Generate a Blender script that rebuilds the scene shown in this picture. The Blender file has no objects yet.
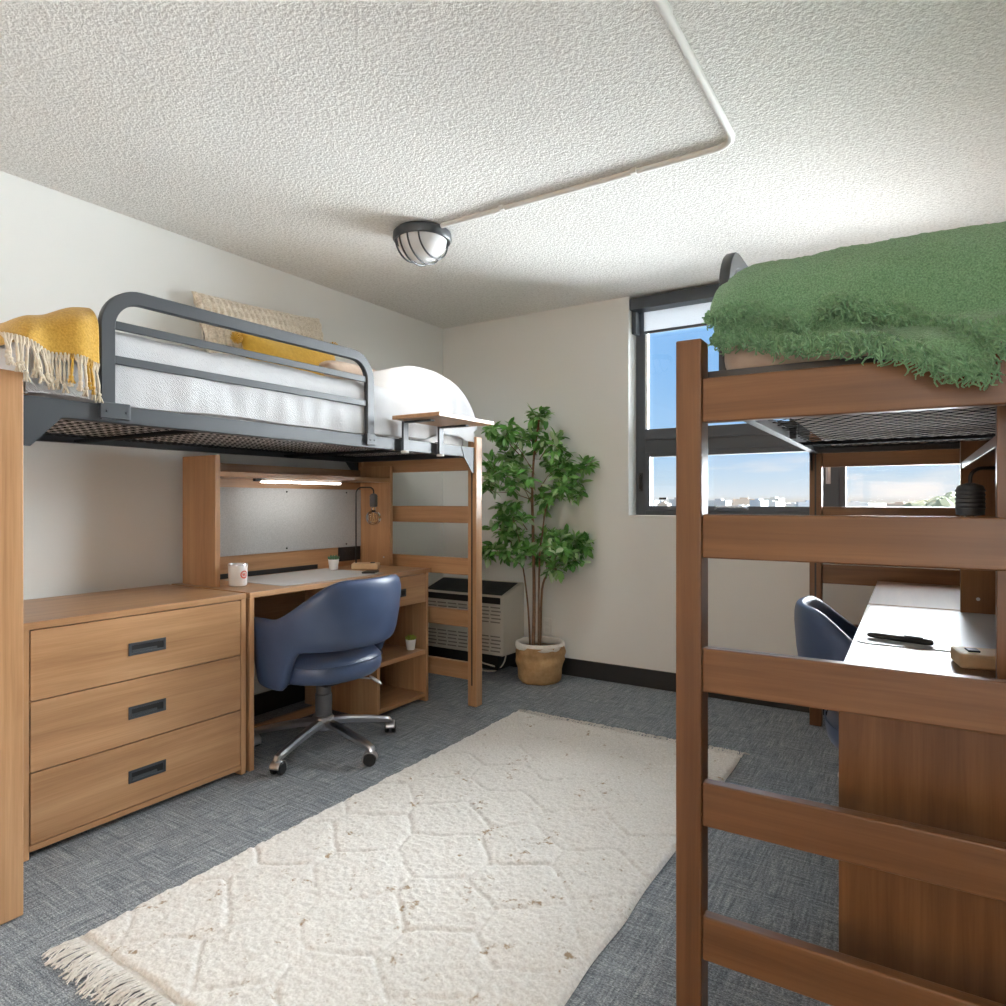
import bpy, bmesh, math, random
from mathutils import Vector, Matrix, noise
PI = math.pi
random.seed(7)
SC = bpy.context.scene
COL = SC.collection

# ------------------------------------------------------------------ helpers
def finish(name, bm, mat, parent=None, smooth=False, angle=35, loc=None, rot=None):
    me = bpy.data.meshes.new(name)
    bm.normal_update()
    if smooth:
        for f in bm.faces: f.smooth = True
        lim = math.radians(angle)
        for e in bm.edges:
            if len(e.link_faces) == 2 and e.calc_face_angle(0) > lim: e.smooth = False
    bm.to_mesh(me); bm.free()
    o = bpy.data.objects.new(name, me); COL.objects.link(o)
    for m in (mat if isinstance(mat, (list, tuple)) else [mat]): me.materials.append(m)
    if parent: o.parent = parent
    if loc: o.location = loc
    if rot: o.rotation_euler = rot
    return o

def tag(o, label=None, cat=None, group=None, kind=None):
    if label: o['label'] = label
    if cat: o['category'] = cat
    if group: o['group'] = group
    if kind: o['kind'] = kind
    return o

def thing(name, label, cat, loc=(0, 0, 0), rz=0, group=None):
    o = bpy.data.objects.new(name, None); COL.objects.link(o)
    o.empty_display_size = .1
    o.location = loc; o.rotation_euler = (0, 0, rz)
    return tag(o, label, cat, group)

def struct(name, bm, mat, **k):
    o = finish(name, bm, mat, **k); o['kind'] = 'structure'; return o

def copy_tree(o, parent=None):
    c = o.copy(); COL.objects.link(c)
    if parent: c.parent = parent
    for ch in list(o.children): copy_tree(ch, c)
    return c

def NB(): return bmesh.new()

def merge(bm, t):
    me = bpy.data.meshes.new('tmp'); t.to_mesh(me); t.free(); bm.from_mesh(me); bpy.data.meshes.remove(me)

def box(bm, x0, x1, y0, y1, z0, z1, bev=.0015, seg=2, M=None):
    t = bmesh.new()
    bmesh.ops.create_cube(t, size=1)
    x0, x1 = min(x0, x1), max(x0, x1); y0, y1 = min(y0, y1), max(y0, y1); z0, z1 = min(z0, z1), max(z0, z1)
    for v in t.verts:
        v.co = Vector(((x0+x1)/2 + v.co.x*(x1-x0), (y0+y1)/2 + v.co.y*(y1-y0), (z0+z1)/2 + v.co.z*(z1-z0)))
    b = min(bev, .45*min(x1-x0, y1-y0, z1-z0))
    if b > 1e-5:
        bmesh.ops.bevel(t, geom=t.edges[:], offset=b, segments=seg, affect='EDGES', profile=.5)
    if M: bmesh.ops.transform(t, matrix=M, verts=t.verts)
    merge(bm, t)

def boxob(name, mat, parent, *a, **k):
    bm = NB(); box(bm, *a, **k); return finish(name, bm, mat, parent)

def ring_tube(bm, pts, shape, closed=False, caps=True):
    """sweep a list of 2D points (or a function of i) along pts with parallel transport"""
    pts = [Vector(p) for p in pts]; n = len(pts)
    tang = []
    for i in range(n):
        a = pts[(i-1) % n] if (closed or i > 0) else pts[i]
        b = pts[(i+1) % n] if (closed or i < n-1) else pts[i]
        tang.append((b-a).normalized())
    up = Vector((0, 0, 1)) if abs(tang[0].z) < .9 else Vector((1, 0, 0))
    nrm = (up - tang[0]*up.dot(tang[0])).normalized()
    rings = []
    for i in range(n):
        nrm = (nrm - tang[i]*nrm.dot(tang[i])).normalized()
        bn = tang[i].cross(nrm)
        sh = shape(i/(n-1) if n > 1 else 0) if callable(shape) else shape
        rings.append([bm.verts.new(pts[i] + nrm*q[0] + bn*q[1]) for q in sh])
    m = len(rings[0])
    for i in range(n if closed else n-1):
        A, B = rings[i], rings[(i+1) % n]
        for j in range(m):
            bm.faces.new((A[j], A[(j+1) % m], B[(j+1) % m], B[j]))
    if caps and not closed:
        bm.faces.new(rings[0][::-1]); bm.faces.new(rings[-1])

def circ(r, n=10): return [(r*math.cos(2*PI*k/n), r*math.sin(2*PI*k/n)) for k in range(n)]

def tube(bm, pts, r, n=10, closed=False):
    if callable(r): ring_tube(bm, pts, lambda t: circ(r(t), n), closed)
    else: ring_tube(bm, pts, circ(r, n), closed)

def lathe(bm, prof, c=(0, 0, 0), n=32, axis='z'):
    rings = []
    for r, z in prof:
        if r < 1e-6:
            rings.append([bm.verts.new((c[0], c[1], c[2]+z))])
        else:
            rings.append([bm.verts.new((c[0]+r*math.cos(2*PI*k/n), c[1]+r*math.sin(2*PI*k/n), c[2]+z)) for k in range(n)])
    for A, B in zip(rings, rings[1:]):
        if len(A) == 1 and len(B) == 1: continue
        for k in range(n):
            k2 = (k+1) % n
            if len(A) == 1: bm.faces.new((A[0], B[k2], B[k]))
            elif len(B) == 1: bm.faces.new((A[k], A[k2], B[0]))
            else: bm.faces.new((A[k], A[k2], B[k2], B[k]))

def grid(bm, nu, nv, fn, closed_u=False):
    V = [[bm.verts.new(fn(i/(nu-1) if not closed_u else i/nu, j/(nv-1))) for j in range(nv)] for i in range(nu)]
    for i in range(nu if closed_u else nu-1):
        for j in range(nv-1):
            a, b = V[i], V[(i+1) % nu]
            bm.faces.new((a[j], b[j], b[j+1], a[j+1]))
    return V

def arc(c, r, a0, a1, n, ax='yz'):
    out = []
    for k in range(n+1):
        a = a0+(a1-a0)*k/n
        p, q = r*math.cos(a), r*math.sin(a)
        out.append({'yz': (c[0], c[1]+p, c[2]+q), 'xz': (c[0]+p, c[1], c[2]+q), 'xy': (c[0]+p, c[1]+q, c[2])}[ax])
    return out

def sstep(a, b, x):
    t = max(0., min(1., (x-a)/(b-a))); return t*t*(3-2*t)

def nz(x, y, z=0.): return noise.noise(Vector((x, y, z)))

# ------------------------------------------------------------------ materials
class Mat:
    def __init__(s, name):
        s.m = bpy.data.materials.new(name); s.m.use_nodes = True
        s.t = s.m.node_tree; s.b = s.t.nodes['Principled BSDF']; s.out = s.t.nodes['Material Output']
    def n(s, typ, **k):
        d = s.t.nodes.new(typ)
        for a, v in k.items():
            if a in d.inputs: d.inputs[a].default_value = v
            else: setattr(d, a, v)
        return d
    def l(s, a, b): s.t.links.new(a, b)
    def set(s, **k):
        for a, v in k.items():
            a = a.replace('_', ' ')
            s.b.inputs[a].default_value = v
        return s
    def coords(s, scale=(1, 1, 1), rot=(0, 0, 0)):
        tc = s.n('ShaderNodeTexCoord'); mp = s.n('ShaderNodeMapping')
        mp.inputs['Scale'].default_value = scale; mp.inputs['Rotation'].default_value = rot
        s.l(tc.outputs['Object'], mp.inputs['Vector']); return mp.outputs['Vector']
    def noise(s, vec, scale, detail=3, rough=.5, dist=0):
        d = s.n('ShaderNodeTexNoise'); d.inputs['Scale'].default_value = scale; d.inputs['Detail'].default_value = detail
        d.inputs['Roughness'].default_value = rough; d.inputs['Distortion'].default_value = dist
        s.l(vec, d.inputs['Vector']); return d.outputs['Fac']
    def ramp(s, fac, stops):
        d = s.n('ShaderNodeValToRGB'); e = d.color_ramp.elements
        while len(e) < len(stops): e.new(.5)
        for x, (p, c) in zip(e, stops): x.position = p; x.color = (*c, 1)
        s.l(fac, d.inputs['Fac']); return d.outputs['Color']
    def mix(s, a, b, fac, mode='MIX'):
        d = s.n('ShaderNodeMix', data_type='RGBA', blend_type=mode)
        for i, v in ((0, fac), (6, a), (7, b)):
            if hasattr(v, 'is_linked'): s.l(v, d.inputs[i])
            else: d.inputs[i].default_value = v if i == 0 else (*v, 1)
        return d.outputs[2]
    def bump(s, h, strength=.3, dist=.01):
        d = s.n('ShaderNodeBump'); d.inputs['Strength'].default_value = strength; d.inputs['Distance'].default_value = dist
        s.l(h, d.inputs['Height']); s.l(d.outputs['Normal'], s.b.inputs['Normal'])
    def col(s, c): s.l(c, s.b.inputs['Base Color'])

def plain(name, c, rough=.5, metal=0., spec=.5, **k):
    M = Mat(name); M.set(Base_Color=(*c, 1), Roughness=rough, Metallic=metal)
    M.b.inputs['Specular IOR Level'].default_value = spec
    for a, v in k.items(): M.b.inputs[a.replace('_', ' ')].default_value = v
    return M.m

LIT_WOOD = dict(dark=(.37, .195, .094), mid=(.455, .255, .127), light=(.53, .315, .168))      # wood colour lightened to stand in for light on the left
SHADED_WOOD = dict(dark=(.125, .052, .020), mid=(.172, .076, .030), light=(.22, .104, .043))  # same wood, colour darkened to stand in for shade on the right
def wood(name, axis, rough=.33, cc=LIT_WOOD):
    M = Mat(name)
    sc = {'x': (1.1, 22, 22), 'y': (22, 1.1, 22), 'z': (22, 22, 1.1)}[axis]
    sc2 = {'x': (.5, 5, 5), 'y': (5, .5, 5), 'z': (5, 5, .5)}[axis]
    sc3 = {'x': (6, 260, 260), 'y': (260, 6, 260), 'z': (260, 260, 6)}[axis]
    oi = M.n('ShaderNodeObjectInfo')
    def off(sv):
        v = M.coords(sv); a = M.n('ShaderNodeVectorMath', operation='ADD'); mu = M.n('ShaderNodeMath', operation='MULTIPLY')
        mu.inputs[1].default_value = 37.; M.l(oi.outputs['Random'], mu.inputs[0]); M.l(v, a.inputs[0]); M.l(mu.outputs[0], a.inputs[1])
        return a.outputs[0]
    g = M.noise(off(sc), 1.0, 5, .6, .8); b = M.noise(off(sc2), 1.0, 3, .5, 1.2); f = M.noise(off(sc3), 1., 2, .5)
    c1 = M.ramp(g, [(.3, cc['dark']), (.5, cc['mid']), (.72, cc['light'])])
    c2 = M.ramp(b, [(.3, (.88, .86, .83)), (.7, (1.07, 1.07, 1.06))])
    c = M.mix(c1, c2, 1.0, 'MULTIPLY')
    c3 = M.ramp(f, [(.35, (.86, .84, .82)), (.6, (1.04, 1.04, 1.04))])
    c = M.mix(c, c3, .5, 'MULTIPLY')
    M.col(c); M.set(Roughness=rough); M.bump(f, .05, .002)
    M.b.inputs['Specular IOR Level'].default_value = .45
    return M.m

WX, WY, WZ = wood('wood grain along x', 'x'), wood('wood grain along y', 'y'), wood('wood grain along z', 'z')
DX, DY, DZ = wood('shade darkened grain along x', 'x', .33, SHADED_WOOD), wood('shade darkened grain along y', 'y', .33, SHADED_WOOD), wood('shade darkened grain along z', 'z', .33, SHADED_WOOD)
DTOP = wood('shade darkened worktop', 'y', .30, SHADED_WOOD)
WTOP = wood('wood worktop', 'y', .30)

def wall_mat(name, c):
    M = Mat(name); v = M.coords()
    n1 = M.noise(v, 260, 2); n2 = M.noise(v, 1.3, 2)
    M.col(M.ramp(n2, [(.3, tuple(x*.98 for x in c)), (.7, c)])); M.set(Roughness=.75); M.bump(n1, .08, .002)
    M.b.inputs['Specular IOR Level'].default_value = .3
    return M.m
WALL = wall_mat('off white wall paint', (.80, .81, .785))
WHITE = plain('white gloss paint', (.85, .85, .83), .45)

def ceil_mat():
    M = Mat('stippled ceiling plaster'); v = M.coords()
    a = M.noise(v, 78, 3, .55, .3); b = M.noise(v, 150, 2, .5)
    h = M.mix(a, b, .3) if False else a
    ad = M.n('ShaderNodeMath', operation='MULTIPLY_ADD'); ad.inputs[1].default_value = .4
    M.l(b, ad.inputs[0]); M.l(a, ad.inputs[2])
    M.col(M.ramp(ad.outputs[0], [(.45, (.68, .665, .63)), (.75, (.86, .85, .82)), (.95, (.90, .89, .86))]))
    M.set(Roughness=.9); M.bump(ad.outputs[0], .45, .016); M.b.inputs['Specular IOR Level'].default_value = .1
    return M.m
CEIL = ceil_mat()

def carpet_mat():
    M = Mat('blue grey woven carpet tile')
    v = M.coords()
    # loop pile: fine weave in both directions plus blocks of streaks
    s1 = M.noise(M.coords((7, 120, 1)), 1, 4, .7); s2 = M.noise(M.coords((120, 7, 1)), 1, 4, .7)
    blk = M.noise(M.coords((9, 9, 1)), 1, 2, .5)
    f1 = M.noise(M.coords((140, 300, 1)), 1, 2, .6); f2 = M.noise(v, 420, 2, .6)
    sel = M.ramp(blk, [(.44, (0, 0, 0)), (.56, (1, 1, 1))])
    st = M.mix(M.ramp(s1, [(.32, (0, 0, 0)), (.68, (1, 1, 1))]), M.ramp(s2, [(.32, (0, 0, 0)), (.68, (1, 1, 1))]), M.ramp(blk, [(.40, (.32, .32, .32)), (.60, (.68, .68, .68))]))
    base = M.ramp(st, [(.2, (.14, .155, .178)), (.5, (.235, .256, .282)), (.8, (.36, .385, .41))])
    fine = M.ramp(f1, [(.3, (.45, .45, .46)), (.5, (1, 1, 1)), (.72, (1.85, 1.82, 1.75))])
    c = M.mix(base, fine, .9, 'MULTIPLY')
    fine2 = M.ramp(f2, [(.32, (.55, .55, .56)), (.68, (1.45, 1.45, 1.42))])
    c = M.mix(c, fine2, .8, 'MULTIPLY')
    M.col(c); M.set(Roughness=.95); M.b.inputs['Specular IOR Level'].default_value = .1
    M.bump(f2, .4, .004)
    return M.m
CARPET = carpet_mat()

def cloth(name, c, c2=None, scale=200, bump=.4, rough=.9, sheen=.3, lo=.3, hi=.7, dist=.003):
    M = Mat(name); v = M.coords(); n = M.noise(v, scale, 3, .6)
    M.col(M.ramp(n, [(lo, c2 or tuple(x*.75 for x in c)), (hi, c)]))
    M.set(Roughness=rough); M.bump(n, bump, dist); M.b.inputs['Specular IOR Level'].default_value = .15
    M.b.inputs['Sheen Weight'].default_value = sheen
    return M.m

def translucent(name, c, c2):
    M = Mat(name); n = M.noise(M.coords(), 300, 2); cc = M.ramp(n, [(.3, c2), (.7, c)]); M.col(cc); M.set(Roughness=.9)
    tr = M.n('ShaderNodeBsdfTranslucent'); M.l(cc, tr.inputs['Color']); mx = M.n('ShaderNodeMixShader'); mx.inputs[0].default_value = .35
    M.l(M.b.outputs[0], mx.inputs[1]); M.l(tr.outputs[0], mx.inputs[2]); M.l(mx.outputs[0], M.out.inputs['Surface']); return M.m
STEEL = plain('dark grey painted steel', (.050, .056, .064), .42)
BLACK = plain('black plastic', (.012, .012, .013), .4)
WIRE = plain('dull black spring wire', (.012, .012, .013), .85, spec=.15)
CHROME = plain('brushed chrome', (.62, .62, .64), .28, 1.)
GREYP = plain('grey plastic column', (.07, .07, .075), .45)
FRAME = plain('charcoal aluminium window frame', (.046, .055, .066), .5)
def leather():
    M = Mat('navy blue leather'); v = M.coords(); n = M.noise(v, 300, 2); n2 = M.noise(v, 6, 2)
    M.col(M.ramp(n2, [(.3, (.040, .062, .125)), (.7, (.055, .085, .165))])); M.set(Roughness=.36); M.bump(n, .06, .002)
    return M.m
LEATHER = leather()
def felt():
    M = Mat('grey speckled felt'); v = M.coords(); n = M.noise(v, 260, 4, .7)
    M.col(M.ramp(n, [(.3, (.36, .375, .385)), (.5, (.48, .495, .50)), (.7, (.60, .61, .62))])); M.set(Roughness=.95); return M.m
FELT = felt()
def rug_mat():
    M = Mat('cream wool pile'); v = M.coords()
    n = M.noise(v, 120, 3, .6); st = M.noise(v, 7, 4, .65); sp = M.noise(v, 40, 3, .6)
    c = M.ramp(n, [(.3, (.68, .65, .60)), (.7, (.90, .88, .84))])
    a = M.n('ShaderNodeMath', operation='MULTIPLY'); M.l(st, a.inputs[0]); M.l(sp, a.inputs[1])
    f = M.ramp(a.outputs[0], [(.345, (0, 0, 0)), (.42, (1, 1, 1))])
    c = M.mix(c, (.40, .30, .20), f)
    M.col(c); M.set(Roughness=.95); M.bump(n, .5, .005); M.b.inputs['Specular IOR Level'].default_value = .1
    return M.m
RUG = rug_mat()
FRINGE = cloth('cream cotton fringe', (.84, .81, .76), (.66, .62, .56), 120, .2)
MUSTARD = cloth('mustard wool', (.60, .36, .065), (.42, .23, .035), 160, .6)
MUSTARDC = cloth('mustard cotton', (.62, .37, .055), (.52, .30, .04), 60, .2)
TFRINGE = cloth('ecru knotted fringe', (.70, .62, .50), (.55, .45, .32), 60, .2)
GREEN = cloth('green boucle wool', (.28, .51, .29), (.115, .26, .13), 320, 1.0, dist=.006, lo=.34, hi=.66)
GREENF = cloth('green wool yarn', (.27, .49, .27), (.12, .27, .135), 90, .3)
KNIT = cloth('cream chunky knit', (.84, .77, .65), (.62, .54, .42), 110, .6, lo=.35, hi=.6)
SHEET = cloth('beige cotton sheet', (.52, .42, .34), (.47, .37, .30), 30, .15)
MATT = cloth('white ticking', (.66, .63, .61), (.60, .57, .55), 50, .15)
def quilt():
    M = Mat('white waffle coverlet')
    w = M.n('ShaderNodeTexWave', wave_type='BANDS', bands_direction='DIAGONAL'); w.inputs['Scale'].default_value = 80; w.inputs['Distortion'].default_value = 9.; w.inputs['Detail'].default_value = 2
    M.l(M.coords(), w.inputs['Vector'])
    M.set(Base_Color=(.57, .575, .585, 1), Roughness=.9); M.bump(w.outputs['Fac'], .3, .005)
    M.b.inputs['Specular IOR Level'].default_value = .1
    return M.m
QUILT = quilt()
AC = plain('putty enamel', (.66, .62, .54), .5)
ACD = plain('dark grille and shadow box', (.018, .018, .018), .55)
BASEB = plain('black rubber skirting', (.014, .015, .016), .45)
CER = plain('white ceramic', (.84, .84, .82), .25)
MATP = plain('frosted white desk mat', (.54, .55, .56), .38)
def leaf_mat():
    M = Mat('variegated green leaves')
    g = M.n('ShaderNodeNewGeometry')
    c = M.ramp(g.outputs['Random Per Island'], [(0, (.07, .22, .04)), (.45, (.15, .38, .08)), (.72, (.30, .52, .18)), (1, (.55, .66, .45))])
    M.col(c); M.set(Roughness=.42)
    tr = M.n('ShaderNodeBsdfTranslucent'); M.l(c, tr.inputs['Color'])
    mx = M.n('ShaderNodeMixShader'); mx.inputs[0].default_value = .25
    M.l(M.b.outputs[0], mx.inputs[1]); M.l(tr.outputs[0], mx.inputs[2]); M.l(mx.outputs[0], M.out.inputs['Surface'])
    return M.m
LEAF = leaf_mat()
BARK = cloth('brown bark', (.24, .13, .07), (.13, .07, .035), 60, .5)
BURLAP = cloth('tan kraft basket', (.52, .34, .17), (.42, .26, .12), 40, .3, sheen=0)
RIMC = cloth('cream basket lining', (.74, .71, .64), (.66, .62, .55), 80, .2)
SOIL = cloth('dark potting soil', (.06, .04, .03), (.02, .015, .01), 80, 1.)
SUCC = plain('succulent green', (.07, .17, .09), .5)
SUCC2 = plain('lime succulent', (.30, .38, .04), .5)
PALEW = cloth('pale beech', (.72, .53, .33), (.64, .45, .26), 20, .05, rough=.5, sheen=0)
def glass(name='clear window glass', tint=(1, 1, 1)):
    M = Mat(name); t = M.t
    tr = M.n('ShaderNodeBsdfTransparent'); tr.inputs['Color'].default_value = (*tint, 1)
    gl = M.n('ShaderNodeBsdfGlossy'); gl.inputs['Roughness'].default_value = .02
    fr = M.n('ShaderNodeFresnel'); fr.inputs['IOR'].default_value = 1.45
    mx = M.n('ShaderNodeMixShader'); M.l(fr.outputs[0], mx.inputs[0]); M.l(tr.outputs[0], mx.inputs[1]); M.l(gl.outputs[0], mx.inputs[2])
    M.l(mx.outputs[0], M.out.inputs['Surface']); t.nodes.remove(M.b)
    return M.m
GLASS = glass()
BULBG = glass('clear bulb glass', (.93, .92, .90))
def emis(name, c, s):
    M = Mat(name); M.set(Base_Color=(.8, .8, .8, 1)); M.b.inputs['Emission Color'].default_value = (*c, 1); M.b.inputs['Emission Strength'].default_value = s; return M.m
LED = emis('warm white light bar', (1, .96, .90), 14)
DIFFUSER = emis('ribbed glass diffuser', (1, .97, .92), .0)
# ------------------------------------------------------------------ room
XL, XR, YB, ZC, YR = -3.028, .52, 3.943, 2.425, -3.2
bm = NB(); box(bm, XL-.2, XR+.2, YR, YB+.3, -.15, 0, 0); struct('floor', bm, CARPET)
bm = NB(); box(bm, XL-.2, XR+.2, YR, YB+.3, ZC, ZC+.15, 0); struct('ceiling', bm, CEIL)
bm = NB(); box(bm, XL-.2, XL, YR, YB+.3, 0, ZC, 0); struct('wall_left', bm, WALL)
bm = NB(); box(bm, XR, XR+.2, -1.0, YB+.3, 0, ZC, 0); box(bm, XR, XR+.2, YR, -2.6, 0, ZC, 0); box(bm, XR, XR+.2, -2.6, -1.0, 2.36, ZC, 0); box(bm, XR, XR+.2, -2.6, -1.0, 0, .25, 0); struct('wall_right', bm, WALL)  # unseen opening added behind the camera to let in fill light
bm = NB(); box(bm, XL-.2, XR+.2, YR-.2, YR, 0, ZC, 0); struct('wall_front', bm, WZ)
WX0, WX1, WZ0 = -1.571, .46, 1.057
bm = NB()
box(bm, XL, WX0, YB, YB+.3, 0, ZC, 0); box(bm, WX1, XR, YB, YB+.3, 0, ZC, 0)
box(bm, WX0, WX1, YB, YB+.3, 0, WZ0-.012, 0)
struct('wall_back', bm, WALL)
bm = NB(); box(bm, WX0, WX1, YB-.002, YB+.2, WZ0-.012, WZ0, .002); struct('trim_1', bm, WHITE)
bm = NB(); box(bm, XL+.008, XR, YB-.012, YB, 0, .112, .003); struct('baseboard_back', bm, BASEB)
bm = NB(); box(bm, XL, XL+.012, YR, YB, 0, .112, .003); struct('baseboard_left', bm, BASEB)
bm = NB(); box(bm, XR-.012, XR, -1.0, YB-.012, 0, .112, .003); struct('baseboard_right', bm, BASEB)

# window
FY0, FY1 = 4.068, 4.138
bm = NB()
def fb(x0, x1, z0, z1, y0=FY0, y1=FY1, b=.003): box(bm, x0, x1, y0, y1, z0, z1, b)
fb(WX0, -1.508, WZ0, 2.42); fb(.40, WX1, WZ0, 2.42); fb(-1.508, .40, WZ0, 1.085); fb(-1.508, .40, 2.36, 2.42)
fb(-1.508, .40, 1.455, 1.595); fb(-1.508, .40, 1.53, 1.60, FY0-.012)
fb(-.505, -.40, 1.085, 1.455); fb(-.48, -.42, 1.60, 2.36)
win = struct('window_1', bm, FRAME)
def sash(x0, x1, z0, z1, w):
    bm = NB()
    for a in ((x0, x0+w, z0, z1), (x1-w, x1, z0, z1), (x0+w, x1-w, z0, z0+w), (x0+w, x1-w, z1-w, z1)):
        box(bm, a[0], a[1], FY0-.006, FY1-.01, a[2], a[3], .003)
    s = finish('sash', bm, FRAME, win)
    bm = NB(); box(bm, x0+w, x1-w, FY0+.03, FY0+.036, z0+w, z1-w, 0); finish('pane', bm, GLASS, s)
    return s
s1 = sash(-1.508, -.505, 1.085, 1.455, .030)
s2 = sash(-.40, .40, 1.085, 1.455, .030)
for x0, x1 in ((-1.508, -.48), (-.42, .40)):
    bm = NB(); box(bm, x0, x1, FY0+.03, FY0+.036, 1.60, 2.36, 0); finish('pane', bm, GLASS, win)
bm = NB(); box(bm, -1.508, -1.492, FY0-.004, FY0+.02, 1.60, 2.36, .001); finish('glazing_bead', bm, WHITE, win)['label'] = 'white glazing bead'
def winhandle(x, z, par, flip=1, mat=None):
    bm = NB(); tube(bm, [(x, FY0-.006, z-.045), (x, FY0-.03, z-.04), (x+.004*flip, FY0-.036, z), (x, FY0-.03, z+.04), (x, FY0-.006, z+.045)], .006, 8)
    box(bm, x-.012, x+.012, FY0-.01, FY0-.004, z-.06, z+.06, .002)
    finish('window_handle', bm, mat or BLACK, par, True)
winhandle(-.455, 1.30, win, 1, CHROME)
winhandle(-1.535, 1.265, win)
bm = NB(); tube(bm, [(-1.07, FY0-.008, 1.10), (-1.05, FY0-.04, 1.112), (-.90, FY0-.04, 1.112), (-.88, FY0-.008, 1.10)], .006, 8); finish('sash_pull', bm, CHROME, s1, True)
bm = NB(); box(bm, -1.425, -1.375, FY0+.02, FY0+.03, 1.155, 1.168, .002); finish('limit_catch', bm, BLACK, s1)

bl = thing('roller_blind', 'charcoal roller blind with pale screen fabric half raised at window top', 'blind', (-.55, 3.99, 2.37))
def loc(o, base):  # keep world placing under an empty
    o.location = -Vector(base); return o
B0 = (-.55, 3.99, 2.37)
bm = NB(); box(bm, WX0+.004, WX1-.004, 3.949, 4.045, 2.338, 2.412, .004); loc(finish('cassette', bm, FRAME, bl), B0)
bm = NB(); box(bm, WX0+.065, WX1-.06, 4.040, 4.0415, 2.215, 2.345, 0)
BLINDF = translucent('pale grey screen fabric', (.72, .74, .76), (.50, .52, .54)); loc(finish('fabric', bm, BLINDF, bl), B0)
bm = NB(); box(bm, WX0+.06, WX1-.055, 4.034, 4.047, 2.200, 2.217, .003); loc(finish('bottom_bar', bm, FRAME, bl), B0)
bm = NB(); box(bm, WX0+.003, WX0+.03, 3.99, 4.06, 2.2, 2.338, .002); loc(finish('side_guide', bm, FRAME, bl), B0)

# outside: land, low buildings and a line of trees far away
GND = cloth('pale dry land', (.16, .15, .12), (.10, .10, .08), .004, 0, sheen=0)
bm = NB(); grid(bm, 30, 30, lambda u, v: Vector((-6000+12000*u, 700+9000*v, -24))); o = struct('ground_outside', bm, GND)
random.seed(8)
bmats = [plain('pale render', (.46, .45, .42), .8), plain('light concrete', (.40, .41, .42), .8), plain('tan brick', (.36, .30, .25), .8), plain('blue grey cladding', (.33, .38, .44), .7)]
bspots = []
for k in range(46):
    r = random.uniform(1500, 2700); a = math.radians(random.uniform(-27, 8))
    if k > 38: a = math.radians(random.uniform(8, 12))
    while any(abs(a-q)*2000 < 62 and abs(r-p) < 110 for p, q in bspots): r = random.uniform(1500, 2900); a += random.uniform(-.03, .03)
    bspots.append((r, a))
    x, y = r*math.sin(a), r*math.cos(a)
    w, d, h = random.uniform(25, 70), random.uniform(15, 40), random.uniform(10, 34)
    bm = NB(); box(bm, -w/2, w/2, -d/2, d/2, 0, h, 0); box(bm, -w/5, w/6, -d/4, d/4, h, h+random.uniform(2, 5), 0)
    o = finish('distant_building', bm, bmats[k % 4], loc=(x, y, -24), rot=(0, 0, random.uniform(-.4, .4)))
    tag(o, 'pale low building far off on the skyline outside the window', 'building', 'buildings far off on the skyline')
TREEF = cloth('hazy olive treetops', (.26, .26, .17), (.17, .18, .12), .02, 0, sheen=0)
bm = NB()
for k in range(420):
    r = random.uniform(760, 1380); a = math.radians(random.uniform(-30, 14))
    x, y = r*math.sin(a), r*math.cos(a); s = random.uniform(8, 15)*(1.0 if a > -.02 else .7)
    t = bmesh.new(); bmesh.ops.create_icosphere(t, subdivisions=2, radius=1)
    for v in t.verts: v.co = Vector((x+v.co.x*s*(1+.3*nz(v.co.x*2, v.co.y*2, k)), y+v.co.y*s, -24+s*.7+24*sstep(math.radians(-2), math.radians(4), a)*sstep(700, 1200, r)+v.co.z*s*(.9+.4*nz(v.co.x*2, v.co.z*2, k+.5))))
    merge(bm, t)
tag(finish('distant_trees', bm, TREEF), 'olive treetops far off along the skyline outside the window', 'trees', kind='stuff')

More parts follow.
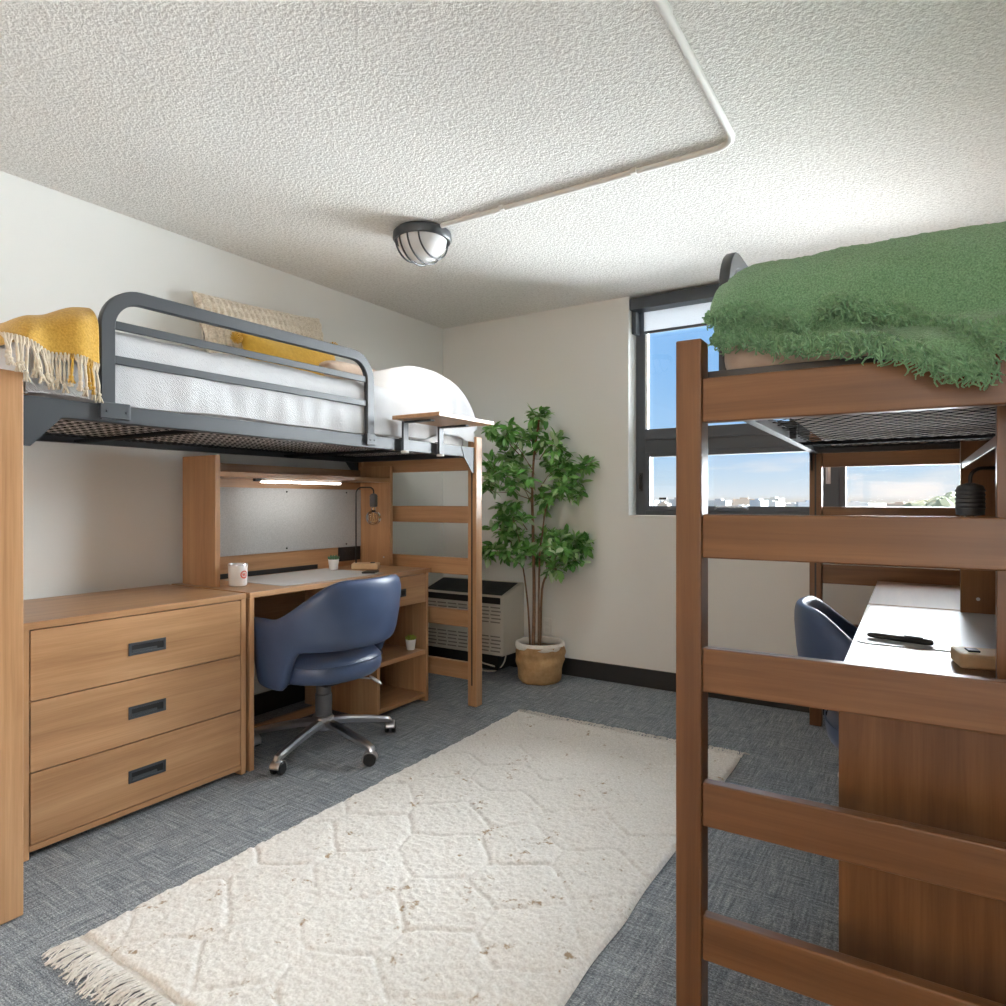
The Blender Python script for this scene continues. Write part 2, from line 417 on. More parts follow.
# ------------------------------------------------------------------ beds
BW, BL_, PW, PD = .925, 2.310, .057, .060
def build_bed(origin, s, rz, label, WX, WZ):
    """s=-1: bed runs to -X from its room-side face, s=+1: to +X. y runs from the near end to the far end."""
    bed = thing('loft_bed', label, 'loft bed', origin, rz)
    X = lambda a: s*a
    for lx in (0, BW-PW):
        for ly in (0, BL_-PD):
            bm = NB(); box(bm, X(lx), X(lx+PW), ly, ly+PD, 0.004, 1.502, .004, 3)
            p = finish('post', bm, WZ, bed)
            # slotted metal channel on the face turned to the bed
            yy = ly+PD if ly == 0 else ly
            sg = 1 if ly == 0 else -1
            bm = NB(); box(bm, X(lx+PW*.42), X(lx+PW*.58), yy-.001, yy+sg*.0012, .12, 1.40, 0)
            for k in range(40): box(bm, X(lx+PW*.46), X(lx+PW*.54), yy-.0005, yy+sg*.002, .14+k*.031, .156+k*.031, 0)
            finish('slot_channel', bm, BLACK, p)
            bm = NB(); lathe(bm, [(0, 0), (.018, 0), (.018, .004), (0, .004)], (X(lx+PW/2), ly+PD/2, 0), 16); finish('foot_pad', bm, BLACK, p)
    for e, (a, b) in enumerate(((.006, .036), (BL_-.036, BL_-.006))):
        for zc, h in ((1.3665, .097), (1.069, .096), (.776, .096), (.482, .096), (.189, .096)):
            bm = NB(); box(bm, X(PW), X(BW-PW), a, b, zc-h/2, zc+h/2, .004, 3)
            finish('rung', bm, WX, bed)
    for lx in (.014, BW-.020):
        bm = NB(); box(bm, X(lx), X(lx+.005), PD, BL_-PD, 1.386, 1.441, .001)
        box(bm, X(lx), X(lx+(.03 if lx < .5 else -.025)), PD, BL_-PD, 1.386, 1.390, .0005)
        for ly, d in ((PD, 1), (BL_-PD, -1)):     # corner gussets hooked into the posts
            t = bmesh.new()
            pts = [(ly, 1.441), (ly+d*.12, 1.441), (ly+d*.10, 1.386), (ly+d*.02, 1.30), (ly, 1.30)]
            A = [t.verts.new((X(lx-.003), y, z)) for y, z in pts]; Bv = [t.verts.new((X(lx), y, z)) for y, z in pts]
            t.faces.new(A); t.faces.new(Bv[::-1])
            for i in range(5): t.faces.new((A[i], Bv[i], Bv[(i+1) % 5], A[(i+1) % 5]))
            bmesh.ops.recalc_face_normals(t, faces=t.faces); merge(bm, t)
        for ly in (.45, .95, 1.35, 1.75, 2.05):
            lathe(bm, [(0, .0), (.004, .0)], (0, 0, 0), 8) if False else None
        finish('side_rail', bm, STEEL, bed)
    for ly in (.075, BL_-.079):
        bm = NB(); box(bm, X(.02), X(BW-.02), ly, ly+.004, 1.386, 1.441, .001); box(bm, X(.02), X(BW-.02), ly, ly+(.03 if ly < 1 else -.026), 1.386, 1.390, .0005)
        finish('end_rail', bm, STEEL, bed)
    # link spring deck: zigzag wires plus lengthwise strips
    bm = NB()
    ly = .115
    k = 0
    while ly < BL_-.11:
        pts = []
        for i in range(31):
            lx = .05+i*(BW-.10)/30
            pts.append((X(lx), ly+(.017 if (i+k) % 2 else -.017), 1.409))
        ring_tube(bm, pts, [(-.001, -.0018), (.001, -.0018), (.001, .0018), (-.001, .0018)])
        ly += .046; k += 1
    for ly in (.62, 1.70): box(bm, X(.02), X(BW-.02), ly-.014, ly+.014, 1.388, 1.402, .001)
    finish('spring_deck', bm, WIRE, bed)
    # guard rail
    g0, g1, zt, r = .288, 1.428, 1.787, .105
    gx = .018 if s < 0 else .042
    pts = [(X(gx), g0, 1.395), (X(gx), g0, 1.5), (X(gx), g0, 1.6)] + arc((X(gx), g0+r, zt-r), r, PI, PI/2, 10) + \
          [(X(gx), .7, zt), (X(gx), 1.0, zt)] + arc((X(gx), g1-r, zt-r), r, PI/2, 0, 10) + [(X(gx), g1, 1.6), (X(gx), g1, 1.5), (X(gx), g1, 1.395)]
    sec = [(-.013, -.019), (-.010, -.0215), (.010, -.0215), (.013, -.019), (.013, .019), (.010, .0215), (-.010, .0215), (-.013, .019)]
    bm = NB(); ring_tube(bm, pts, sec); gr = finish('guard_rail', bm, STEEL, bed, True, 40)
    for z in (1.690, 1.583):
        bm = NB(); box(bm, X(gx-.006), X(gx+.006), g0+.015, g1-.015, z-.013, z+.013, .002); finish('crossbar', bm, STEEL, gr)
    for y0, y1 in ((g0-.026, g0+.064), (g1-.03, g1+.028)):
        bm = NB(); box(bm, X(.0), X(.012), y0, y1, 1.398, 1.447, .002)
        for q in (y0+.02, y1-.012):
            t = bmesh.new(); bmesh.ops.create_cone(t, cap_ends=True, segments=10, radius1=.004, radius2=.004, depth=.004)
            bmesh.ops.transform(t, matrix=Matrix.Translation((X(-.001), q, 1.42)) @ Matrix.Rotation(PI/2, 4, 'Y'), verts=t.verts); merge(bm, t)
        finish('clamp_plate', bm, STEEL, gr)
    return bed
OL = (-2.101, .786, 0)
ORR = (-.471, 1.460, 0)
RRZ = math.radians(.8)
bedL = build_bed(OL, -1, 0, 'lit-toned wood loft bed with white coverlet along the left wall', WX, WZ)
bedR = build_bed(ORR, 1, RRZ, 'shade-darkened wood loft bed under a green throw at the right, ladder end nearest', DX, DZ)

# mattresses
def mattress(name, label, o, s, rz, a, b, z0, z1, mat, lx0=.045, lx1=.885):
    bm = NB(); box(bm, s*lx0, s*lx1, a, b, z0, z1, .055, 6)
    t = finish(name, bm, mat, None, True, 60, loc=o, rot=(0, 0, rz)); return tag(t, label, 'mattress')
mL = mattress('mattress', 'white mattress seen from below through the springs of left bed', OL, -1, 0, .10, 2.235, 1.416, 1.655, MATT, .05)
mR = mattress('mattress', 'mattress in beige fitted sheet on the right bed under green throw', ORR, 1, RRZ, .085, 2.235, 1.416, 1.655, SHEET, .075, .885)

def edge_prof(s, L0, r):
    """arc-length s running outward; flat until L0-r, then a quarter round of radius r ending at L0, then straight down -> (position, drop)"""
    a = s-(L0-r)
    if a <= 0: return s, 0.
    q = PI/2*r
    if a < q:
        t = a/r; return L0-r+r*math.sin(t), r*(1-math.cos(t))
    return L0, r+(a-q)

# coverlet on the left bed, mattress z 1.665
def cover_left():
    bm = NB()
    r = .07
    nu, nv = 190, 96
    def f(u, v):
        # along the bed: near end at .075, far end 2.27
        sl = -.10+u*(2.35+.12)
        far, dzf = edge_prof(sl, 2.285, .10)
        if sl < .16:
            nearp, dzn = edge_prof(.30-sl, .30-.072, .05); ly = .30-nearp
        else: ly, dzn = sl, 0
        if dzf: ly = far
        st = v*(.87+.27)
        lx_, dz = edge_prof(st, .868, r)      # measured from the wall side
        lx = .89-lx_
        top = 1.688
        top -= .055*(1-sstep(.06, .24, ly))
        # pillow hump under the coverlet at the far end
        hump = .185*sstep(1.66, 1.98, ly)*(1-.75*sstep(2.10, 2.30, ly))
        hump *= (.55+.45*sstep(0.02, .25, lx))*(1-.75*sstep(.48, .66, lx))
        top += hump
        top += .010*nz(ly*4.0, lx*5, 1.3)+.006*nz(ly*11, lx*9, 2.1)
        z = top-dz-dzf-dzn
        if z < 1.54: ly = min(ly, 2.243)
        low = 1.452+.012*nz(ly*3.2, .7)+.02*sstep(2.0, 2.25, ly)
        if z < low: z = low+ (z-low)*.02
        fall = sstep(0, .15, dz)
        bulge = .007*nz(ly*6, z*7, 4)+.005*nz(ly*17, z*6, 6)
        lx -= bulge*fall - .004
        if hump > .02: lx -= .012*sstep(0, .1, dz)*sstep(1.7, 2.0, ly)
        return Vector((-lx, ly, z))
    grid(bm, nu, nv, f)
    bmesh.ops.recalc_face_normals(bm, faces=bm.faces)
    o = finish('coverlet', bm, QUILT, None, True, 180, loc=OL)
    m = o.modifiers.new('thick', 'SOLIDIFY'); m.thickness = .006; m.offset = -1
    tag(o, 'white quilted coverlet over the left bed, humped over the pillow at the far end', 'coverlet')
cover_left()

def cushion(bm, w, h, t, nx=48, ny=40, pw=2.2, rib=None):
    V = {}
    for sgn in (1, -1):
        def f(u, v):
            a, b = 2*u-1, 2*v-1
            z = t*max(0, (1-abs(a)**pw))**.55*max(0, (1-abs(b)**pw))**.55
            pin = 1-.06*(abs(a)**2)*(1-abs(b)**2) ; pin2 = 1-.06*(abs(b)**2)*(1-abs(a)**2)
            x, y = a*w/2*pin2 if False else a*w/2*(1-.05*(1-b*b)*a*a), b*h/2*(1-.05*(1-a*a)*b*b)
            if rib: z += rib(x, y)*(1 if z > .004 else .4)
            z += .006*nz(a*2.2, b*2.2, sgn*3)*min(1, z/.02)
            return Vector((x, sgn*z, y))
        grid(bm, nx, ny, f)
    bmesh.ops.remove_doubles(bm, verts=bm.verts, dist=.0008)
    bmesh.ops.recalc_face_normals(bm, faces=bm.faces)

bm = NB(); cushion(bm, .80, .52, .075, 150, 60, rib=lambda x, y: .015*abs(math.sin(x*95))*(.7+.3*math.sin(y*110+3*math.sin(x*95))))
o = finish('knit_cushion', bm, KNIT, None, True, 180, loc=(-2.915, 2.315, 1.925), rot=(math.radians(-13), math.radians(-3.5), math.radians(90)))
tag(o, 'cream chunky knit cushion leaning on the wall behind mustard cushion', 'cushion')
mc = thing('mustard_cushion', 'mustard yellow cushion with pompoms in front of cream knit cushion', 'cushion', (-2.76, 2.345, 1.83), 0)
mc.rotation_euler = (math.radians(-16), math.radians(-2.), math.radians(90))
bm = NB(); cushion(bm, .62, .34, .075, 50, 36); finish('cover', bm, MUSTARDC, mc, True, 180)
def fuzzball(bm, c, r, n=130):
    c = Vector(c)
    t = bmesh.new(); bmesh.ops.create_icosphere(t, subdivisions=3, radius=r*.85)
    for v in t.verts: v.co = c+v.co*(1+.14*nz(v.co.x*90, v.co.y*90, v.co.z*90+c.x*9))
    merge(bm, t)
    for k in range(n):
        d = Vector((random.gauss(0, 1), random.gauss(0, 1), random.gauss(0, 1))).normalized()
        tube(bm, [c+d*r*.7, c+d*r*1.12], .0022, 4)
for p in ((-.30, 0, .175), (-.325, 0, .115), (.325, 0, -.045), (.31, 0, .17)):
    bm = NB(); fuzzball(bm, p, .027 if p[0] < 0 else .030); finish('pompom', bm, MUSTARDC, mc, True, 180)
bm = NB(); cushion(bm, .66, .36, .08, 40, 30)
o = finish('bed_pillow', bm, SHEET, None, True, 180, loc=(-2.80, 2.74, 1.835), rot=(math.radians(90-8), 0, math.radians(94)))
tag(o, 'beige pillow lying by the wall at the head of left bed', 'pillow')
# clip-on bedside shelf hooked to the left bed rail
ts = thing('bedside_shelf', 'small wood clip-on shelf hooked on the left bed rail near the pillow', 'shelf', (-2.09, 2.55, 1.40))
TB = (-2.09, 2.55, 1.40)
bm = NB(); box(bm, -2.098, -1.822, 2.345, 2.79, 1.525, 1.543, .0015); loc(finish('board', bm, WY, ts), TB)
for y in (2.415, 2.690):
    bm = NB(); box(bm, -2.101, -2.094, y, y+.042, 1.386, 1.525, .001); box(bm, -2.101, -1.93, y+.006, y+.036, 1.517, 1.5248, .001); box(bm, -2.094, -2.088, y, y+.004, 1.386, 1.52, 0)
    box(bm, -2.118, -2.094, y, y+.042, 1.4425, 1.446, .0005)
    b = loc(finish('bracket', bm, STEEL, ts), TB)
    bm = NB(); lathe(bm, [(0, 0), (.018, 0), (.020, .003), (.020, .008), (.018, .011), (0, .011)], (-2.098-TB[0], y+.02-TB[1], 1.374-TB[2]), 20); k = finish('clamp_knob', bm, CER, None, True, 40); k.parent = b; k.location = Vector(TB)
# ------------------------------------------------------------------ dresser, desk, hutch: local x runs out to the room, y along the wall
DEP = .575
def handle(par, cx, y0, y1, zc, h=.045):
    bm = NB()
    box(bm, cx-.001, cx+.004, y0, y1, zc+h/2-.009, zc+h/2, .001); box(bm, cx-.001, cx+.004, y0, y1, zc-h/2, zc-h/2+.009, .001)
    box(bm, cx-.001, cx+.004, y0, y0+.010, zc-h/2, zc+h/2, .001); box(bm, cx-.001, cx+.004, y1-.010, y1, zc-h/2, zc+h/2, .001)
    n0 = len(bm.faces)
    box(bm, cx-.001, cx+.0008, y0+.004, y1-.004, zc-h/2+.004, zc+h/2-.004, 0)
    bm.faces.ensure_lookup_table()
    for f in bm.faces[n0:]: f.material_index = 1
    box(bm, cx, cx+.0035, y0+.012, y1-.034, zc-h/2+.010, zc-h/2+.019, .001)
    return finish('handle', bm, [STEEL, BLACK], par)

def build_dresser(label):
    d = thing('dresser', label, 'dresser'); L = .822
    boxob('top', WTOP, d, -DEP, .0, 0, L, .735, .7585, .002)
    for a, b in ((.0, .021), (L-.024, L)): boxob('side_panel', WZ, d, -DEP, -.002, a, b, .004, .735, .0015)
    boxob('back_panel', WY, d, -DEP, -DEP+.008, .021, L-.024, .03, .735, 0)
    boxob('plinth_rail', WY, d, -.03, -.003, .0215, L-.0245, .026, .046, .001)
    boxob('base_panel', WY, d, -DEP+.01, -.032, .0215, L-.0245, .03, .046, 0)
    for z0, z1 in ((.507, .7315), (.279, .503), (.049, .275)):
        dr = boxob('drawer', WY, d, -.40, -.0015, .0245, L-.0275, z0, z1, .0012)
        handle(dr, -.0015, .333, .471, (z0+z1)/2+(-.006))
    return d

def build_desk(label):
    d = thing('desk', label, 'desk'); L = 1.221
    boxob('desktop', WTOP, d, -DEP, 0, .0, L, .735, .7585, .002)
    boxob('side_panel', WZ, d, -DEP, -.002, .0, .022, .004, .735, .0015)
    boxob('modesty_panel', WY, d, -DEP+.004, -DEP+.02, .022, L-.025, .33, .735, .001)
    boxob('stretcher', WY, d, -.38, -.36, .022, .775, .008, .048, .001)
    boxob('pedestal_panel', WZ, d, -DEP+.022, -.004, .775, .797, .004, .735, .0015)
    boxob('side_panel', WZ, d, -DEP, -.002, L-.047, L-.025, .004, .735, .0015)
    boxob('shelf', WTOP, d, -DEP+.022, -.006, .797, L-.047, .274, .298, .001)
    boxob('shelf', WTOP, d, -DEP+.022, -.006, .797, L-.047, .030, .052, .001)
    boxob('back_panel', WZ, d, -DEP+.022, -DEP+.03, .797, L-.047, .052, .57, 0)
    dr = boxob('drawer', WY, d, -.40, -.003, .800, L-.050, .572, .7315, .0012)
    handle(dr, -.003, .865, 1.00, .645, .042)
    return d

def build_hutch(label):
    h = thing('desk_hutch', label, 'hutch')
    xf, xb, z0, z1 = -.285, -.535, .7595, 1.353
    boxob('side_panel', WZ, h, xb, xf, .031, .056, z0, z1, .0015)
    boxob('side_panel', WZ, h, xb, xf, 1.186, 1.211, z0, z1, .0015)
    boxob('shelf', WTOP, h, xb+.01, xf-.003, .056, 1.186, 1.257, 1.281, .0015)
    boxob('back_panel', WY, h, xb, xb+.009, .056, 1.186, z0, z1-.02, 0)
    fl = boxob('felt_board', FELT, h, xb+.009, xb+.017, .060, 1.182, .872, 1.214, .001)
    for y in (.18, .62, 1.06):
        for z in (.89, 1.196):
            bm = NB(); t = bmesh.new(); bmesh.ops.create_uvsphere(t, u_segments=8, v_segments=6, radius=.005)
            bmesh.ops.transform(t, matrix=Matrix.Translation((xb+.018, y, z)), verts=t.verts); merge(bm, t); finish('pin', bm, BLACK, fl)
    boxob('cable_slot', BLACK, h, xb+.009, xb+.016, .06, .84, .7605, .786, .001)
    bm = NB(); box(bm, xb+.009, xb+.03, 1.0, 1.165, .79, .872, .003)
    for y in (1.035, 1.085, 1.13): box(bm, xb+.03, xb+.033, y-.012, y+.012, .815, .85, .002)
    finish('power_outlet', bm, BLACK, h)
    for yy, sg in ((.056, 1), (1.186, -1)):
        bm = NB(); t = bmesh.new(); bmesh.ops.create_cone(t, cap_ends=True, segments=14, radius1=.006, radius2=.005, depth=.002)
        bmesh.ops.transform(t, matrix=Matrix.Translation((xf-.05, yy+sg*.001, .81)) @ Matrix.Rotation(PI/2, 4, 'X'), verts=t.verts); merge(bm, t)
        finish('screw_cap', bm, CHROME, h)
    return h

dresserL = build_dresser('lit-toned wood three drawer dresser under the left loft bed'); dresserL.location = (-2.407, .964, 0)
deskL = build_desk('lit-toned wood desk with one drawer and open shelves under the left loft bed'); deskL.location = (-2.407, 1.804, 0)
hutchL = build_hutch('lit-toned wood hutch with grey felt board standing on the left desk'); hutchL.location = (-2.407, 1.804, 0)
RB = Vector((-.166, 1.63, 0)); RA = math.radians(180.9)
def put_right(o, label, y_end):
    c = copy_tree(o); c['label'] = label
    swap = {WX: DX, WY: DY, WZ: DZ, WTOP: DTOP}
    for q in c.children_recursive:        # the right-hand set gets the same wood, darkened for shade
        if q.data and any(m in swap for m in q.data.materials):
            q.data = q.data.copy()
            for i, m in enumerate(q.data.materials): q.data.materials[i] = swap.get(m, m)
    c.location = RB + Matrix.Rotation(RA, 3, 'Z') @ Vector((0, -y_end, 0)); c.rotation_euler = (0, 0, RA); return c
deskR = put_right(deskL, 'shade-darkened wood desk under the right loft bed, its side panel facing the camera', 1.221)
hutchR = put_right(hutchL, 'shade-darkened wood hutch standing on the right desk', 1.221)
dresserR = put_right(dresserL, 'shade-darkened wood dresser beyond the right desk near the window', 1.221+.84)
ZD = .7585
def right_local(x, y, z=0):   # desk local -> world, on the right desk
    return RB + Matrix.Rotation(RA, 3, 'Z') @ Vector((x, y-1.221, z))

# desk things, left
bm = NB(); box(bm, -2.90, -2.455, 2.02, 2.68, ZD+.0005, ZD+.0025, .001)
tag(finish('desk_mat', bm, MATP), 'pale translucent desk mat lying on the left desk', 'desk mat')
mug = thing('mug', 'white mug with a round red emblem on the left desk', 'mug', (-2.655, 1.925, ZD), 0)
bm = NB(); lathe(bm, [(0, .001), (.036, .001), (.040, .005), (.0425, .09), (.0425, .098), (.040, .1), (.0385, .098), (.0375, .03), (.034, .012), (0, .010)], n=40)
finish('body', bm, CER, mug, True, 50)
bm = NB(); lathe(bm, [(.0428, .094), (.0432, .097), (.041, .102), (.038, .0995), (.0382, .096)], n=40); finish('metal_rim', bm, CHROME, mug, True, 60)
RED = plain('red orange print', (.62, .09, .05), .4)
bm = NB()
def on_mug(a, z, r=.0432): return Vector((r*math.cos(a), r*math.sin(a), z))
ac = math.radians(2)
def mugstroke(pts, w):
    for p, q in zip(pts, pts[1:]):
        d = Vector((q[0]-p[0], q[1]-p[1])); 
        if d.length < 1e-6: continue
        nn = Vector((-d.y, d.x)).normalized()*w/2
        vs = []
        for c in ((p[0]+nn.x, p[1]+nn.y), (p[0]-nn.x, p[1]-nn.y), (q[0]-nn.x, q[1]-nn.y), (q[0]+nn.x, q[1]+nn.y)):
            vs.append(bm.verts.new(on_mug(ac+c[0]/.0425, .054+c[1])))
        bm.faces.new(vs)
R_ = .0155
mugstroke([(R_*math.cos(2*PI*k/40), R_*math.sin(2*PI*k/40)) for k in range(41)], .0055)
mugstroke([(-.008, .005), (-.008, -.001), (-.003, -.001)], .0028); mugstroke([(-.003, .006), (-.003, -.007)], .0028)
mugstroke([(.003+.0035*math.cos(2*PI*k/12), .003+.003*math.sin(2*PI*k/12)) for k in range(13)], .0024)
mugstroke([(.003+.004*math.cos(2*PI*k/12), -.0035+.0035*math.sin(2*PI*k/12)) for k in range(13)], .0024)
finish('emblem', bm, RED, mug)
bm = NB(); tube(bm, [on_mug(math.radians(112), .085, .041), on_mug(math.radians(112), .088, .062), on_mug(math.radians(112), .06, .072), on_mug(math.radians(112), .03, .062), on_mug(math.radians(112), .022, .040)], .006, 10)
h = finish('mug_handle', bm, CER, mug, True); m = h.modifiers.new('s', 'SUBSURF'); m.levels = m.render_levels = 1

def mini_plant(loc_, label, mat, group=None, k=1.):
    p = thing('succulent_pot', label, 'potted plant', loc_)
    bm = NB(); lathe(bm, [(0, .0005), (.021*k, .0005), (.022*k, .003), (.029*k, .055*k), (.0285*k, .057*k), (.026*k, .056*k), (.025*k, .046*k), (0, .046*k)], n=28); finish('pot', bm, CER, p, True, 45)
    bm = NB()
    for rr, tilt, n, ln in ((.006, 75, 5, .03), (.012, 55, 8, .034), (.016, 30, 9, .034)):
        for q in range(n):
            a = 2*PI*q/n+tilt; ca, sa = math.cos(a), math.sin(a); T = math.radians(tilt)
            pts = [Vector((ca*(rr*.5+ln*t*math.cos(T+.3*t))*k, sa*(rr*.5+ln*t*math.cos(T+.3*t))*k, (.048+ln*t*math.sin(T+.3*t))*k)) for t in (0, .25, .5, .75, 1)]
            tube(bm, pts, lambda t: k*.0062*(1-.92*abs(2*t-.9)**2) if t < .98 else .0004, 6)
    finish('leaves', bm, mat, p, True, 180)
    return p
random.seed(5)
mini_plant((-2.795, 2.640, ZD+.0025), 'small green succulent in white pot on the left desk mat', SUCC, k=1.05)
mini_plant((-2.485, 2.935, .298), 'small lime succulent in white pot on the open shelf of left desk', SUCC2, k=1.05)

def desk_lamp(loc_, rz, label, ss=1.0):
    l = thing('desk_lamp', label, 'lamp', loc_, rz)
    boxob('base', PALEW, l, -.05, .05, -.075, .075, 0.0005, .034, .006)
    boxob('switch', BLACK, l, -.018, .018, -.052, -.028, .034, .038, .001)
    bm = NB(); r = .035
    tube(bm, [(-.0, .055, .03), (-.0, .055, .25), (0, .055, .46-r)] + arc((0, .055-r, .465-r), r, 0, PI/2, 6)[1:] + [(0, -.02, .465)] + arc((0, -.02, .465-r*.7), r*.7, PI/2, PI, 6)[1:] + [(0, -.02-r*.7, .425)], .0042, 8)
    finish('stem', bm, BLACK, l, True)
    y = -.02-r*.7
    bm = NB(); lathe(bm, [(0, .43), (.008, .43), (.019*ss, .424), (.0215*ss, .418), (.0225*ss, .37), (.0215*ss, .355), (.012, .352), (0, .352)], (0, y, 0), 28)
    for z in (.372, .382, .392, .402, .412): lathe(bm, [(.0224*ss, z-.003), (.0236*ss, z), (.0224*ss, z+.003)], (0, y, 0), 28)
    finish('socket', bm, STEEL if ss > 1.1 else GREYP, l, True, 50)
    bm = NB()
    lathe(bm, [(.012, .352), (.013, .34), (.018, .327)] + [(.044*math.cos(a), .292+.044*math.sin(a)) for a in [math.radians(62-15.2*k) for k in range(10)]] + [(0, .248)], (0, y, 0), 28)
    b = finish('bulb', bm, BULBG, l, True, 180)
    bm = NB(); tube(bm, [(0, y, .35), (0, y, .31)], .003, 6)
    for k in range(4):
        a = k*PI/2; tube(bm, [(0, y, .315), (.014*math.cos(a), y+.014*math.sin(a), .31), (.02*math.cos(a+.5), y+.02*math.sin(a+.5), .275), (.005*math.cos(a), y+.005*math.sin(a), .27)], .0012, 5)
    finish('filament', bm, plain('gold filament', (.9, .6, .25), .3, .6), b, True)
    return l
desk_lamp((-2.70, 2.795, ZD+.0005), math.radians(125), 'desk lamp with wood block base and bare glass bulb on the left desk')
desk_lamp((.132, 1.93, ZD), math.radians(-80), 'desk lamp with dark hanging socket on the right desk', 1.30)
bm = NB(); box(bm, -.036, .036, -.05, .05, 0, .008, .004, 3)
tag(finish('phone', bm, BLACK, loc=(-2.52, 2.645, ZD+.0026), rot=(0, 0, .5)), 'flat black phone lying on the left desk behind the chair', 'phone')

sl = thing('shelf_light', 'glowing white light bar under the shelf of the left hutch', 'light', (-2.76, 2.39, 1.2565))
bm = NB(); box(bm, -.022, .022, -.26, .26, -.012, 0, .004, 3); finish('housing', bm, CER, sl)
bm = NB(); box(bm, -.019, .024, -.25, .25, -.020, -.0121, .006, 3); finish('light_bar', bm, LED, sl)
bm = NB(); box(bm, -.01, .01, -.30, -.262, -.014, 0, .002); finish('plug', bm, BLACK, sl)

# desk things, right
mp = right_local(-.235, .82); 
bm = NB()
def rrect(w, h, r, n=6):
    out = []
    for cx, cy, a0 in ((w/2-r, h/2-r, 0), (-w/2+r, h/2-r, PI/2), (-w/2+r, -h/2+r, PI), (w/2-r, -h/2+r, 1.5*PI)):
        for k in range(n+1): out.append((cx+r*math.cos(a0+PI/2*k/n), cy+r*math.sin(a0+PI/2*k/n)))
    return out
def slab(bm, outline, z0, z1):
    A = [bm.verts.new((x, y, z0)) for x, y in outline]; B = [bm.verts.new((x, y, z1)) for x, y in outline]
    bm.faces.new(A[::-1]); bm.faces.new(B)
    for i in range(len(A)): j = (i+1) % len(A); bm.faces.new((A[i], A[j], B[j], B[i]))
slab(bm, rrect(.44, .74, .035), 0, .002)
tag(finish('desk_mat', bm, MATP, loc=(.052, 2.43, ZD+.0005), rot=(0, 0, RA)), 'pale translucent desk mat under the pen on the right desk', 'desk mat')
pen = thing('pen', 'thick black pen lying on the right desk mat', 'pen', (-.060, 2.125, ZD+.0105), math.radians(-14))
bm = NB()
def xl(prof):
    t = bmesh.new(); lathe(t, prof, n=18); bmesh.ops.transform(t, matrix=Matrix.Rotation(PI/2, 4, 'Y'), verts=t.verts); merge(bm, t)
xl([(0, -.082), (.004, -.082), (.0068, -.076), (.0078, -.06), (.0078, .0)]); finish('barrel', bm, BLACK, pen, True, 50)
bm = NB(); xl([(.0082, 0), (.0083, .002), (.0083, .06), (.007, .076), (.004, .079), (0, .079)]); box(bm, .01, .055, -.002, .002, .0083, .011, .001); finish('cap', bm, BLACK, pen, True, 50)

